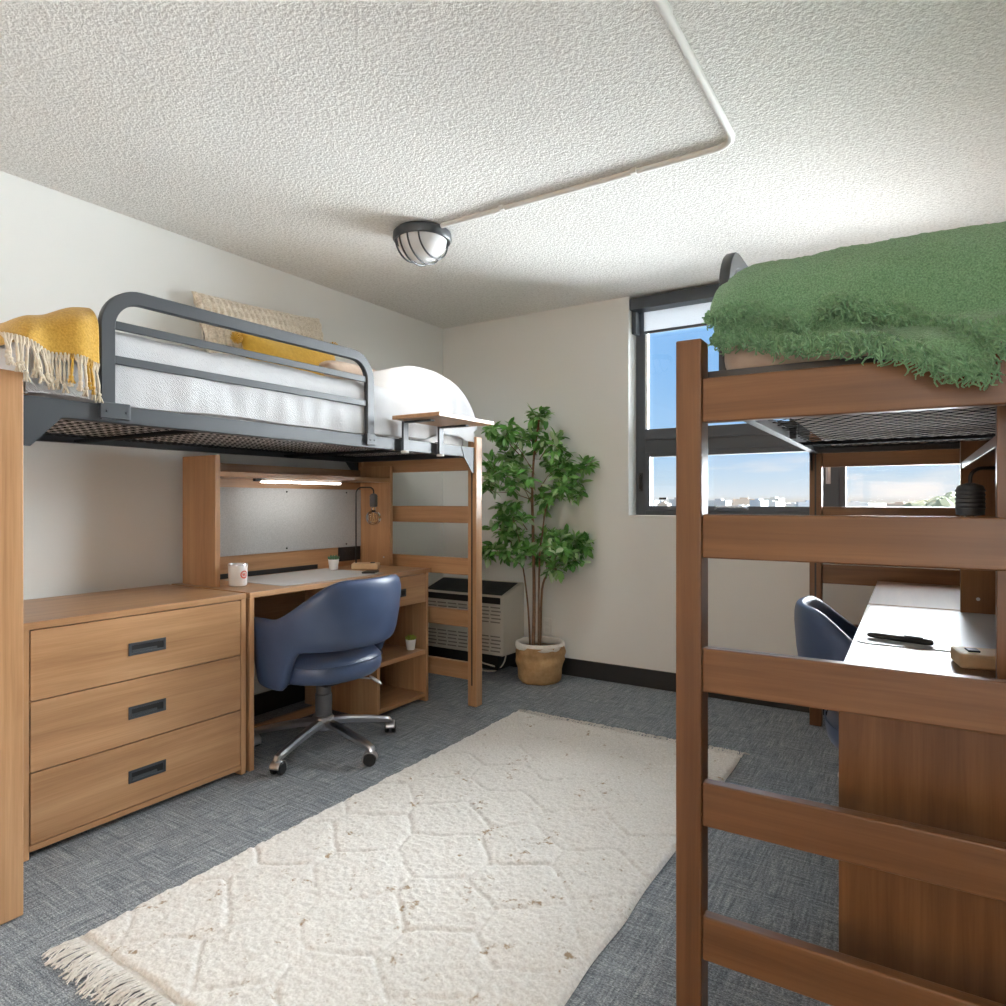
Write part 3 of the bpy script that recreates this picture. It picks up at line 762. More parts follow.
# ------------------------------------------------------------------ office chairs (face +y)
def build_chair(label, group):
    ch = thing('desk_chair', label, 'chair', group=group)
    bm = NB(); N, Mr = 64, 22
    TH = math.radians(128)
    rings = []
    for i in range(N+1):
        th = -TH+2*TH*i/N; a = abs(math.degrees(th))
        top = .645+.165*(1-sstep(24, 84, a))-.010*sstep(90, 128, a)
        bot = .335+.172*(1-sstep(58, 80, a))
        zc, hh = (top+bot)/2, (top-bot)/2
        thick = .026-.004*sstep(60, 120, a)
        e = (1-sstep(0, 1, 0))
        endf = min(1, (TH-abs(th))/math.radians(11))
        k = math.sqrt(max(.0, 1-(1-endf)**2)); k = max(k, .04)
        ring = []
        for j in range(Mr):
            q = 2*PI*j/Mr; c, s = math.cos(q), math.sin(q)
            lo = thick*(abs(c)**.75)*(1 if c > 0 else -1)*max(k, .35 if endf < 1 else 1)
            up = zc+hh*(abs(s)**.42)*(1 if s > 0 else -1)*(k**.45 if endf < 1 else 1)
            zr = (up-.40)
            R0 = .262+lo+(.155*zr*(1-sstep(40, 110, a))+.055*zr*sstep(40, 110, a)) + .012*math.sin(min(1, max(0, zr/.4))*PI)
            ax, ay = 1.08, 1.0
            ring.append(bm.verts.new((R0*math.sin(th)*ax, -R0*math.cos(th)*ay+.0, up)))
        rings.append(ring)
    for A, B in zip(rings, rings[1:]):
        for j in range(Mr): bm.faces.new((A[j], A[(j+1) % Mr], B[(j+1) % Mr], B[j]))
    bm.faces.new(rings[0][::-1]); bm.faces.new(rings[-1])
    bmesh.ops.recalc_face_normals(bm, faces=bm.faces)
    sh = finish('shell', bm, LEATHER, ch, True, 180)
    # seat cushion
    bm = NB()
    prof = [(0, .345), (.20, .345), (.235, .352), (.256, .372), (.262, .40), (.256, .432), (.236, .455), (.20, .466), (.12, .473), (0, .475)]
    lathe(bm, prof, n=56)
    for v in bm.verts:
        x, y = v.co.x, v.co.y; rr = math.hypot(x, y)
        if rr > 1e-5:
            a = math.atan2(y, x); f = 1/((abs(math.cos(a))**2.6+abs(math.sin(a))**2.6)**(1/2.6))
            f = 1+(f-1)*.75
            v.co.x *= f*.98; v.co.y = v.co.y*f*1.0+.012
            if v.co.z > .42: v.co.z += -.012*sstep(.0, .25, v.co.y)
    bmesh.ops.recalc_face_normals(bm, faces=bm.faces)
    st = finish('seat', bm, LEATHER, ch, True, 180)
    bm = NB(); tube(bm, [(.262*math.cos(2*PI*k/56)*.985*(1+.75*(1/((abs(math.cos(2*PI*k/56))**2.6+abs(math.sin(2*PI*k/56))**2.6)**(1/2.6))-1)), .012+.262*math.sin(2*PI*k/56)*1.005*(1+.75*(1/((abs(math.cos(2*PI*k/56))**2.6+abs(math.sin(2*PI*k/56))**2.6)**(1/2.6))-1)), .432) for k in range(56)], .003, 6, closed=True)
    finish('piping', bm, LEATHER, st, True)
    bm = NB(); box(bm, -.10, .10, -.10, .10, .325, .346, .006); box(bm, -.05, .05, -.07, .07, .295, .326, .01); finish('tilt_plate', bm, BLACK, ch)
    bm = NB(); lathe(bm, [(0, .30), (.030, .30), (.034, .29), (.034, .255), (.038, .252), (.038, .135), (.034, .128), (0, .128)], n=28); finish('gas_column', bm, GREYP, ch, True, 40)
    bm = NB(); tube(bm, [(.05, .05, .318), (.17, .09, .312), (.23, .10, .300)], .0055, 8); finish('lever', bm, CHROME, ch, True)
    bm = NB(); t = bmesh.new(); bmesh.ops.create_uvsphere(t, u_segments=16, v_segments=10, radius=1)
    bmesh.ops.transform(t, matrix=Matrix.Translation((.135, -.20, .312)) @ Matrix.Rotation(-.9, 4, 'Z') @ Matrix.Rotation(.6, 4, 'Y') @ Matrix.Diagonal((.036, .018, .007, 1)), verts=t.verts); merge(bm, t)
    tube(bm, [(.04, -.05, .330), (.12, -.18, .32)], .004, 8)
    finish('paddle', bm, CHROME, ch, True)
    base = NB(); lathe(base, [(0, .155), (.036, .155), (.044, .148), (.046, .10), (.040, .09), (0, .088)], n=28)
    base = finish('base_hub', base, CHROME, ch, True, 40)
    for k in range(5):
        a = 2*PI*k/5+math.radians(-23); ca, sa = math.cos(a), math.sin(a)
        bm = NB()
        pts = [Vector((ca*r, sa*r, z)) for r, z in ((.03, .128), (.12, .118), (.22, .100), (.305, .082), (.33, .074), (.337, .060))]
        def sec(t):
            w = .026-.011*t; h = .020-.006*t
            return [(h*.6, -w*.55), (h*.6, w*.55), (h*.1, w), (-h, w*.8), (-h, -w*.8), (h*.1, -w)]
        ring_tube(bm, pts, sec); bmesh.ops.recalc_face_normals(bm, faces=bm.faces)
        arm = finish('base_arm', bm, CHROME, ch, True, 35)
        cs = NB(); c = Vector((ca*.337, sa*.337, 0)); ang = a+1.1+k*.7
        M = Matrix.Translation((c.x, c.y, .0275)) @ Matrix.Rotation(ang, 4, 'Z')
        def disc(bm_, y0, y1, r, rr=.004):
            t = bmesh.new(); lathe(t, [(0, y0), (r-rr, y0), (r, y0+rr), (r, y1-rr), (r-rr, y1), (0, y1)], n=26)
            bmesh.ops.transform(t, matrix=M @ Matrix.Translation((.012, 0, 0)) @ Matrix.Rotation(PI/2, 4, 'X'), verts=t.verts); merge(bm_, t)
        disc(cs, .006, .026, .0265); disc(cs, -.026, -.006, .0265)
        w = finish('caster', cs, BLACK, ch, True, 35)
        hd = NB(); tube(hd, [(c.x, c.y, .064), (c.x, c.y, .04)], .007, 10)
        t = bmesh.new(); V = grid(t, 14, 8, lambda u, v: Vector((.012+.031*math.cos(math.radians(-15+190*u)), -.022+.044*v, .031*math.sin(math.radians(-15+190*u)))))
        bmesh.ops.transform(t, matrix=M, verts=t.verts); merge(hd, t)
        hd = finish('caster_hood', hd, CHROME, w, True, 60); m = hd.modifiers.new('t', 'SOLIDIFY'); m.thickness = .002
    return ch
chairL = build_chair('blue leather swivel chair tucked at the left desk, seen from behind', 'blue leather swivel chairs')
chairL.location = (-2.365, 2.172, 0); chairL.rotation_euler = (0, 0, math.radians(90))
chairR = copy_tree(chairL); chairR['label'] = 'blue leather swivel chair at the right desk, half hidden behind the ladder rungs'
chairR.location = (-.035, 2.485, 0); chairR.rotation_euler = (0, 0, math.radians(-80))

# ------------------------------------------------------------------ wall heater
acx0, acx1, acy0, acy1 = -3.0, -2.325, 3.665, 3.941
ac = thing('wall_heater', 'putty coloured wall heater and cooling unit behind left bed post', 'air conditioner', (-2.66, 3.8, 0.13))
AB = (-2.66, 3.8, .13)
bm = NB()
# cabinet with sloping top
t = bmesh.new()
pr = [(acy0, .132), (acy1, .125), (acy1, .588), (acy1-.05, .588), (acy0, .522)]
A = [t.verts.new((acx0, y, z)) for y, z in pr]; Bq = [t.verts.new((acx1, y, z)) for y, z in pr]
t.faces.new(A[::-1]); t.faces.new(Bq)
for i in range(5): t.faces.new((A[i], A[(i+1) % 5], Bq[(i+1) % 5], Bq[i]))
bmesh.ops.recalc_face_normals(t, faces=t.faces); bmesh.ops.bevel(t, geom=t.edges[:], offset=.006, segments=2, affect='EDGES'); merge(bm, t)
loc(finish('cabinet', bm, AC, ac), AB)
bm = NB()
sl_ = (.588-.522)/(acy1-.05-acy0)
t = bmesh.new()
V = [t.verts.new(p) for p in ((acx0+.02, acy0+.012, .522+.012*sl_+.0015), (acx1-.018, acy0+.012, .522+.012*sl_+.0015), (acx1-.018, acy1-.055, .588-.0015+.002), (acx0+.02, acy1-.055, .588-.0015+.002))]
t.faces.new(V); merge(bm, t)
for k in range(26):
    x = acx0+.03+k*(acx1-acx0-.055)/26
    box(bm, x, x+.008, acy0+.014, acy1-.06, 0, .004, 0, M=Matrix.Translation((0, 0, .524)) @ Matrix.Translation((0, acy0, 0)) @ Matrix.Rotation(math.atan(sl_), 4, 'X') @ Matrix.Translation((0, -acy0, 0)))
box(bm, acx0+.02, acx1-.02, acy0-.002, acy0+.001, .470, .512, 0)
loc(finish('top_grille', bm, ACD, ac), AB)
SLOT = plain('louver recess', (.27, .25, .21), .7)
for zt, n in ((.445, 5), (.255, 5)):
    bm = NB()
    for r in range(n):
        for k in range(7):
            x0 = acx0+.05+k*.088
            z = zt-r*.024
            box(bm, x0+.006*(r % 2), x0+.074+.006*(r % 2), acy0-.0012, acy0+.001, z-.0035, z+.0035, .001)
            box(bm, x0+.006*(r % 2), x0+.074+.006*(r % 2), acy0-.005, acy0+.001, z+.0035, z+.0055, .0005)
    loc(finish('louvre', bm, [SLOT], ac), AB)
boxl = NB(); box(boxl, -2.95, -2.40, 3.72, 3.935, .02, .13, .003); loc(finish('shadow_box', boxl, ACD, ac), AB)  # dark box standing in for the shadow under the cabinet
bm = NB()
pts = [(-2.385, 3.80, .128), (-2.385, 3.79, .07)]
for k in range(30):
    a = k/29*2*PI*1.9; pts.append((-2.475+.075*math.cos(a)*(1-.012*k)-.002*k, 3.755-.05*math.sin(a)*(.9+.2*math.sin(a*.5)), .0065+.055*max(0, math.sin(a*.5+.4))*(1 if k < 15 else .4)))
pts += [(-2.60, 3.84, .008), (-2.63, 3.9, .03)]
tube(bm, pts, .0055, 8)
cb = finish('power_cable', bm, plain('cream cable', (.72, .68, .58), .5), None, True); m = cb.modifiers.new('s', 'SUBSURF'); m.levels = m.render_levels = 1
tag(cb, 'cream power cable coiled on the floor below the wall heater', 'cable')
ot = thing('wall_outlet', 'white wall outlet plate behind the tall potted tree', 'outlet', (-2.147, YB, .305))
bm = NB(); box(bm, -.037, .037, -.006, 0, -.058, .058, .002); finish('plate', bm, WHITE, ot)
bm = NB()
for z in (-.02, .02):
    box(bm, -.016, .016, -.0075, -.005, z-.013, z+.013, .001)
finish('socket_face', bm, CER, ot)
# ------------------------------------------------------------------ potted tree
random.seed(11)
PC = Vector((-2.075, 3.715, 0))
pot = thing('planter_basket', 'tan kraft basket planter with cream rolled rim standing by the back wall', 'planter', PC)
bm = NB()
def potf(u, v):
    a = 2*PI*u
    z = .004+.232*v
    r = .128+.028*math.sin(min(1, v*1.15)*PI*.55)+.008*nz(math.cos(a)*1.6, math.sin(a)*1.6, v*2.2)+.006*nz(math.cos(a)*4, math.sin(a)*4, v*4+3)
    r += -.012*sstep(.55, .7, v)*(1-sstep(.7, .85, v))*.6 + .007*math.sin(v*9+2.2*math.sin(a*2))
    if v < .06: r *= .93+.07*(v/.06)
    return Vector((r*math.cos(a), r*math.sin(a), z))
grid(bm, 72, 30, potf, True)
lathe(bm, [(0, .004), (.118, .004)], n=72)
bmesh.ops.remove_doubles(bm, verts=bm.verts, dist=.0005)
finish('basket', bm, BURLAP, pot, True, 60)
bm = NB()
def rimf(u, v):
    a = 2*PI*u; q = 2*PI*v
    w = .004*nz(math.cos(a)*2.5, math.sin(a)*2.5, 9)
    return Vector(((.145+w+.014*math.cos(q))*math.cos(a), (.145+w+.014*math.cos(q))*math.sin(a), .232+w+.024*math.sin(q)))
grid(bm, 72, 14, rimf, True); bmesh.ops.remove_doubles(bm, verts=bm.verts, dist=.0005)
finish('rim', bm, RIMC, pot, True, 180)
bm = NB(); grid(bm, 24, 10, lambda u, v: Vector((.132*v*math.cos(2*PI*u), .132*v*math.sin(2*PI*u), .205+.012*nz(9*v*math.cos(2*PI*u), 9*v*math.sin(2*PI*u)))), True)
finish('soil', bm, SOIL, pot, True)

FWD = Vector((-math.sin(math.atan2(423, 667)), math.cos(math.atan2(423, 667)), 0)); RGT = Vector((FWD.y, -FWD.x, 0))
def tp(x, y, d=0):       # tree node: metres right of / above the pot centre, d metres deeper
    sc = 4.25/667
    p = PC+RGT*((x-541)*sc)+FWD*d; p.z = 1.146+(501-y)*sc; return p
tree = thing('ficus_tree', 'tall leafy green tree with three thin trunks growing in the tan basket', 'tree', PC)
tmat = Matrix.Translation(-PC)
def stem(pts, r0, r1):
    bm = NB(); q = []
    P = [Vector(p) for p in pts]
    for i in range(len(P)-1):
        for k in range(5):
            t = k/5; a = P[max(i-1, 0)]; b = P[i]; c = P[i+1]; d = P[min(i+2, len(P)-1)]
            q.append(.5*((2*b)+(c-a)*t+(2*a-5*b+4*c-d)*t*t+(3*b-a-3*c+d)*t**3))
    q.append(P[-1])
    tube(bm, q, lambda t: r0+(r1-r0)*t, 8)
    bmesh.ops.transform(bm, matrix=tmat, verts=bm.verts); return bm
for pts, r0, r1 in (
    ([tp(534, 648), tp(535, 600, .01), tp(534, 540), tp(533, 495), tp(535, 455, .02), tp(540, 420)], .0125, .006),
    ([tp(541, 648, .02), tp(543, 590, .02), tp(549, 572), tp(552, 556)], .009, .005),
    ([tp(539, 648, -.03), tp(540, 560, -.02), tp(543, 535), tp(546, 512), tp(552, 495)], .007, .004),
    ([tp(531, 648, .02), tp(529, 610), tp(525, 575), tp(522, 560)], .007, .004),
):
    finish('trunk', stem(pts, r0, r1), BARK, tree, True)
clusters = [  # px, py, radius px, leaves, parent node, depth
    (538, 418, 13, 26, (540, 430), 0), (533, 440, 17, 34, (537, 455), .05), (552, 447, 16, 36, (540, 460), -.05),
    (507, 437, 15, 32, (533, 470), -.1), (492, 432, 10, 18, (520, 455), -.1), (511, 460, 18, 44, (533, 490), .1), (497, 474, 17, 40, (533, 495), 0), (492, 492, 12, 22, (533, 500), -.05),
    (519, 484, 16, 38, (533, 505), -.12), (558, 468, 18, 44, (540, 490), .1), (572, 477, 16, 40, (552, 495), 0), (585, 469, 9, 20, (565, 480), 0), (563, 492, 17, 44, (552, 496), -.1),
    (581, 490, 11, 26, (560, 490), .08), (546, 498, 14, 34, (546, 512), .1), (508, 508, 14, 26, (528, 530), .05), (514, 522, 15, 34, (525, 560), -.08), (501, 530, 12, 26, (522, 560), 0),
    (517, 543, 16, 40, (522, 562), .08), (500, 553, 13, 30, (522, 565), -.05), (489, 556, 8, 14, (510, 562), 0), (526, 556, 11, 24, (522, 562), -.1),
    (548, 540, 13, 34, (549, 572), 0), (560, 549, 16, 46, (549, 575), -.1), (575, 545, 14, 40, (560, 562), .06), (587, 549, 9, 26, (570, 556), 0), (545, 560, 13, 34, (549, 575), .05), (571, 561, 11, 26, (560, 566), -.05), (555, 568, 8, 16, (549, 575), -.1)]
leafs = NB(); twigs = NB()
def leaf(bm, base, d, L, W):
    d = d.normalized(); side = d.cross(Vector((0, 0, 1)))
    if side.length < .1: side = Vector((1, 0, 0))
    side.normalize(); side = (Matrix.Rotation(random.uniform(-.9, .9), 3, d) @ side)
    up = side.cross(d)
    curl = random.uniform(.05, .3)
    rows = []
    for t, w in ((0, .04), (.16, .72), (.42, 1.0), (.74, .80), (1, .0)):
        c = base+d*(L*t)-up*(L*curl*t*t)
        if w == 0: rows.append([bm.verts.new(c)])
        else: rows.append([bm.verts.new(c-side*W*w+up*W*.28*w), bm.verts.new(c), bm.verts.new(c+side*W*w+up*W*.28*w)])
    for a, b in zip(rows, rows[1:]):
        if len(b) == 3:
            bm.faces.new((a[0], a[1], b[1], b[0])); bm.faces.new((a[1], a[2], b[2], b[1]))
        else: bm.faces.new((a[0], a[1], b[0])); bm.faces.new((a[1], a[2], b[0]))
for cx, cy, cr, n, par, dd in clusters:
    c = tp(cx, cy, dd); p0 = tp(par[0], par[1], dd*.3); R = cr*4.25/667
    tube(twigs, [p0, p0.lerp(c, .5)+Vector((0, 0, .02)), c], lambda t: .0035-.0022*t, 5)
    nt = max(5, n//4)
    for q in range(nt):
        a = Vector((random.gauss(0, 1), random.gauss(0, 1), random.gauss(0, .8)+.15)).normalized()
        e = c+a*R*random.uniform(.75, 1.05)
        tube(twigs, [c-a*.01, c.lerp(e, .5)+Vector((0, 0, .012)), e], lambda t: .0018-.0010*t, 4)
        for k in range(10):
            t = .2+.8*k/9; b = c.lerp(e, t)+Vector((0, 0, .012*(1-abs(2*t-1))))
            od = a*.55+Vector((random.gauss(0, .7), random.gauss(0, .7), random.gauss(-.05, .55)))
            leaf(leafs, b, od, random.uniform(.050, .082), random.uniform(.0125, .0185))
for v in leafs.verts:      # stay clear of the wall
    if v.co.y > 3.925: v.co.y = 3.925-.15*(v.co.y-3.925)
for b in (leafs, twigs): bmesh.ops.transform(b, matrix=tmat, verts=b.verts)
for v in twigs.verts:
    if v.co.y+PC.y > 3.93: v.co.y = 3.93-PC.y
finish('twigs', twigs, BARK, tree, True); finish('foliage', leafs, LEAF, tree, True, 180)

# ------------------------------------------------------------------ rug
random.seed(21)
rx0, rx1, ry0, ry1 = -1.868, -.692, .882, 3.07
rug = thing('rug', 'cream shaggy rug with honeycomb relief and fringed ends on the carpet', 'rug', ((rx0+rx1)/2, (ry0+ry1)/2, 0))
cw, chh = .30, .235
pts = []
for i in range(-2, 8):
    for j in range(-2, 14):
        x = rx0+(i+.5*(j % 2))*cw-.03+random.uniform(-.035, .035); y = ry0+j*chh*.86+random.uniform(-.03, .03)
        pts.append((x, y))
from mathutils import kdtree
kd = kdtree.KDTree(len(pts))
for i, p in enumerate(pts): kd.insert((p[0], p[1], 0), i)
kd.balance()
bm = NB()
W_, L_ = rx1-rx0, ry1-ry0
rc = ((rx0+rx1)/2, (ry0+ry1)/2)
def rugf(u, v):
    x, y = rx0+W_*u, ry0+L_*v
    wx, wy = x+.016*nz(x*7, y*7, 1), y+.016*nz(x*7, y*7, 5)
    r = kd.find_n((wx, wy, 0), 2)
    d = (r[1][2]-r[0][2])
    g = 1-sstep(.0, .024, d)
    pile = .017+.004*nz(x*14, y*14)+.004*nz(x*60, y*60, 2)+.003*nz(x*120, y*120, 4)
    depth = .55+.45*nz(x*3, y*3, 8)
    h = pile-.010*g*depth
    e = min(x-rx0, rx1-x, y-ry0, ry1-y)
    h = .004+(h-.004)*sstep(-.002, .014, e)
    xx = x+(.007*nz(y*5, 3) if u < .5 else .007*nz(y*5, 7))*(abs(2*u-1)**3)
    yy = y+.006*nz(x*4, 2)*(abs(2*v-1)**3)
    return Vector((xx-rc[0], yy-rc[1], h))
V = grid(bm, 200, 370, rugf)
finish('pile', bm, RUG, rug, True, 180)
for yy in (ry0-.010, ry1+.010):
    bm = NB(); grid(bm, 60, 4, lambda u, v: Vector((W_*(u-.5), yy-rc[1]+(v-.5)*.03, .006+.004*math.sin(u*400)*.3+.002)))
    finish('woven_hem', bm, FRINGE, rug, True)
for end, yy, sg in (('n', ry0-.02, -1), ('f', ry1+.02, 1)):
    bm = NB()
    nt = 78
    for k in range(nt):
        x = -W_/2+W_*(k+.5)/nt; y = yy-rc[1]
        bend = random.gauss(0, .22); L = random.uniform(.055, .085)*(1 if sg < 0 else .62)
        for q in range(6):
            b2 = bend+random.gauss(0, .16); x0 = x+random.uniform(-.005, .005)
            P = [Vector((x0, y-sg*.012, .009)), Vector((x0+b2*L*.25, y+sg*L*.3, .010+random.uniform(0, .008))), Vector((x0+b2*L*.6+random.gauss(0, .003), y+sg*L*.68, .006+random.uniform(0, .008))), Vector((x0+b2*L+random.gauss(0, .006), y+sg*L*random.uniform(.9, 1.05), .003))]
            tube(bm, P, .0019, 4)
    finish('fringe', bm, FRINGE, rug, True)

# ------------------------------------------------------------------ ceiling lamp and surface conduit
LC = (-2.02, 2.47, ZC)
cl = thing('ceiling_light', 'black caged bulkhead lamp on the ceiling', 'ceiling light', LC)
bm = NB(); lathe(bm, [(0, 0), (.125, 0), (.137, -.012), (.139, -.040), (.132, -.050), (.118, -.046), (.118, -.03), (0, -.03)], n=48); finish('base_ring', bm, STEEL, cl, True, 40)
bm = NB(); lathe(bm, [(.117, -.040)]+[(.115*math.cos(a), -.040-.100*math.sin(a)) for a in [math.radians(6*k) for k in range(1, 15)]]+[(0, -.140)], n=64)
for v in bm.verts: 
    rr = math.hypot(v.co.x, v.co.y)
    if rr > .01: v.co.z += .0012*math.sin(rr*500)
bmesh.ops.recalc_face_normals(bm, faces=bm.faces)
finish('diffuser', bm, DIFFUSER, cl, True, 180)
for off in (-.084, -.036, .014, .066):
    r = math.sqrt(max(0, .128**2-off**2)); dep = .112*math.sqrt(1-(off/.128)**2)
    bm = NB(); tube(bm, [(off, r*math.cos(a), -.040-dep*math.sin(a)) for a in [PI*k/28 for k in range(29)]], .0042, 8)
    finish('cage_bar', bm, STEEL, cl, True)
cd = thing('ceiling_conduit', 'white surface conduit running along the ceiling to the caged lamp', 'conduit', (-.6, 2.3, ZC))
CB = Vector((-.6, 2.3, ZC))
zc = ZC-.010
cx = -.570; cy = 2.445; rr = .075
P = [(-1.885, cy, zc), (-1.2, cy, zc), (cx-rr, cy, zc)] + arc((cx-rr, cy-rr, zc), rr, PI/2, 0, 8, 'xy')[1:] + [(cx, 1.9, zc), (cx, 1.66, zc), (cx, 1.0, zc), (cx, -.6, zc)]
CONDM = plain('white painted conduit', (.82, .81, .78), .6)
bm = NB(); ring_tube(bm, [Vector(p)-CB for p in P], [(math.cos(a)*.011, math.sin(a)*.0125) for a in [2*PI*k/12 for k in range(12)]]); finish('tube', bm, CONDM, cd, True)
bm = NB(); tube(bm, [Vector(p)-CB for p in ((cx, 1.70, zc), (cx, 1.60, zc))], .0155, 12); finish('coupling', bm, CONDM, cd, True, 40)
for x in (-1.55, -.95):
    bm = NB(); box(bm, x-.012-CB.x, x+.012-CB.x, cy-.022-CB.y, cy+.022-CB.y, -.022, -.0005, .003); finish('strap', bm, CONDM, cd)

# ------------------------------------------------------------------ mustard throw on the left bed
random.seed(31)
th = thing('mustard_throw', 'mustard wool throw with ecru fringe over the near end of left bed', 'throw blanket', OL)
def zbot(ly): return 1.595-.028*sstep(.0, .16, ly)-.012*sstep(.14, .24, ly)+.006*math.sin(ly*40)
def throwf(u, v):
    ly = -.10+u*.358; dn = 0
    if ly < .12:
        q, dn = edge_prof(.30-ly, .30-.055, .05); ly = .30-q
    top = 1.640+.37*max(-.02, ly)+.006*math.sin(ly*38)*sstep(.02, .2, ly)
    st = v*.80
    p, dz = edge_prof(st, .62, .07)
    lx = .62-p+.010
    z = top-dz-dn+.004*nz(ly*9, lx*9)
    low = zbot(ly)
    if v > .80:
        t = (v-.80)/.20
    z = max(z, low) if z < low else z
    f = sstep(0, .06, dz)
    lx -= f*(.012+.013*math.sin(ly*42+1+3*z)*.8+.004*nz(ly*20, z*20))
    return Vector((-lx, ly, z))
bm = NB(); V = grid(bm, 80, 90, throwf)
bmesh.ops.remove_doubles(bm, verts=bm.verts, dist=.0003)
bmesh.ops.recalc_face_normals(bm, faces=bm.faces)
o = finish('blanket', bm, MUSTARD, th, True, 180); m = o.modifiers.new('t', 'SOLIDIFY'); m.thickness = .009; m.offset = 0
bm = NB(); bm2 = NB()
for k in range(26):
    ly = .0+.252*(k+.5)/26
    base = throwf((ly+.10)/.358, 1.0); z0 = base.z+.006
    L = random.uniform(.085, .125)*(1 if ly > .03 else .75); sw = random.gauss(0, .012)
    for q in range(4):
        a = 2*PI*q/4
        pts_ = [Vector((base.x+.004*math.cos(a)+.003, ly+.010*math.sin(a), z0)),
                Vector((base.x+.006, ly+sw*.3, z0-L*.25)), Vector((base.x+.008+.002*math.cos(a*3), ly+sw*.8+.002*math.sin(a), z0-L*.55)),
                Vector((base.x+.008, ly+sw, z0-L*.8)), Vector((base.x+.009+.006*math.cos(a), ly+sw+.008*math.sin(a)+random.gauss(0, .003), z0-L))]
        tube(bm2 if k in (18, 22, 23) else bm, pts_, .0030, 5)
    t = bmesh.new(); bmesh.ops.create_icosphere(t, subdivisions=1, radius=.0075); bmesh.ops.transform(t, matrix=Matrix.Translation((base.x+.008, ly+sw, z0-L*.8)), verts=t.verts); merge(bm2 if k in (18, 22, 23) else bm, t)
finish('fringe', bm, TFRINGE, th, True, 180); o = finish('fringe', bm2, MUSTARD, th, True, 180)

# ------------------------------------------------------------------ green throw on the right bed
random.seed(41)
gt = thing('green_throw', 'green wool throw with shaggy fringe folded over the end of right bed', 'throw blanket', ORR, RRZ)
def interp(x, tab):
    if x <= tab[0][0]: return tab[0][1]
    for (a, b), (c, d) in zip(tab, tab[1:]):
        if x <= c: return b+(d-b)*(x-a)/(c-a)
    return tab[-1][1]
UP = [(.04, 1.548), (.13, 1.568), (.20, 1.548), (.26, 1.520), (.30, 1.553), (.37, 1.530), (.44, 1.510), (.50, 1.475), (.55, 1.440), (.60, 1.45), (.75, 1.48), (.95, 1.50)]
LO = [(.04, 1.510), (.14, 1.508), (.22, 1.478), (.28, 1.468), (.38, 1.452), (.45, 1.418), (.51, 1.386), (.555, 1.375), (.585, 1.44), (.62, 1.475), (.75, 1.48), (.95, 1.50)]
def gdrape(lx, st, low, off):
    """st: arc length from far inside the bed to the near end and down"""
    p, dz = edge_prof(st, .90, .085)
    ly = .985-p              # end face at ly=.085
    top = 1.668+off
    wr = .008*nz(lx*5, ly*5, 3)+.004*nz(lx*14, ly*14, 5)
    z = top+wr-dz
    # room-side roll off
    e = lx-.040
    side = 0
    if z < low: z = low
    f = sstep(0, .12, dz)
    y = ly-off-.012*f*(.5+.5*math.sin(lx*23+2*nz(lx*4, z*4)))-.006*f*nz(lx*12, z*10, 7)
    out = -.022-off-.006*math.sin(lx*31)     # in front of the rail
    w = sstep(1.50, 1.43, z)*sstep(.0, .1, dz)
    y = y*(1-w)+out*w
    return Vector((lx, y-.010*f, z))
def gsheet(name, tab, off, parent, wid0, side_low):
    def f(u, v):
        # u runs from hanging room-side edge across the bed
        su = -.14+u*(.98)
        if su < .163:
            p, dzs = edge_prof(.30-su, .30-.088, .075)
            lx = .30-p
        else: lx, dzs = su, 0
        low = interp(lx, tab)
        g = gdrape(lx, v*1.30, low, off)
        z = g.z-dzs
        lw = side_low-.02*math.sin(g.y*14) if dzs > 0 else low
        lw = max(lw, low) if dzs > 0 else low
        if z < lw: z = lw
        x = lx
        if dzs > .03: x -= .008*math.sin(g.y*18)+.004
        return Vector((x-off*(1 if dzs > 0 else 0), g.y, z))
    bm = NB(); V = grid(bm, 150, 170, f)
    bmesh.ops.remove_doubles(bm, verts=bm.verts, dist=.0004)
    bmesh.ops.recalc_face_normals(bm, faces=bm.faces)
    for v in bm.verts:
        n = nz(v.co.x*110, v.co.y*110, v.co.z*110)
        v.co += Vector((0, -.0025*n, .0028*n))
    o = finish(name, bm, GREEN, parent, True, 180)
    m = o.modifiers.new('t', 'SOLIDIFY'); m.thickness = .008; m.offset = 0
    return f
fl = gsheet('under_fold', LO, .004, gt, 0, 1.500)
fu = gsheet('upper_fold', UP, .016, gt, 0, 1.535)
def curl_strand(bm, p, L, out, r=.0021):
    d = Vector((random.gauss(0, .45), random.gauss(-.25, .25)*out, -1)).normalized()
    side = d.cross(Vector((random.gauss(0, 1), random.gauss(0, 1), random.gauss(0, 1)))).normalized(); s2 = d.cross(side)
    amp = L*random.uniform(.14, .34); ph = random.uniform(0, 6.3); turns = random.uniform(4, 9)
    q = [p]
    for k in range(1, 9):
        t = k/8; q.append(p+d*(L*t)+side*(amp*math.sin(ph+turns*t)*t**.4)+s2*(amp*math.cos(ph+turns*t)*t**.4*.7))
    tube(bm, q, lambda t: r*(1-.35*t), 4)
for tab, off, f, sl in ((LO, .004, fl, 1.50), (UP, .016, fu, 1.535)):
    bm = NB()
    for k in range(1300):
        lx = random.uniform(.085, .86)
        z = interp(lx, tab); g = gdrape(lx, 1.30, z, off)
        L = random.uniform(.018, .040)*(1.15 if (off < .01 and .33 < lx < .56) else 1)
        curl_strand(bm, Vector((lx+random.gauss(0, .003), g.y-.004, z+random.uniform(-.004, .022))), L, 1)
    for k in range(330):   # room-side edge
        v = random.uniform(.15, .80); g = f(0, v)
        curl_strand(bm, Vector((g.x-.003, g.y, g.z+random.uniform(-.002, .015))), random.uniform(.012, .024), 1)
    finish('fringe', bm, GREENF, gt, True, 180)

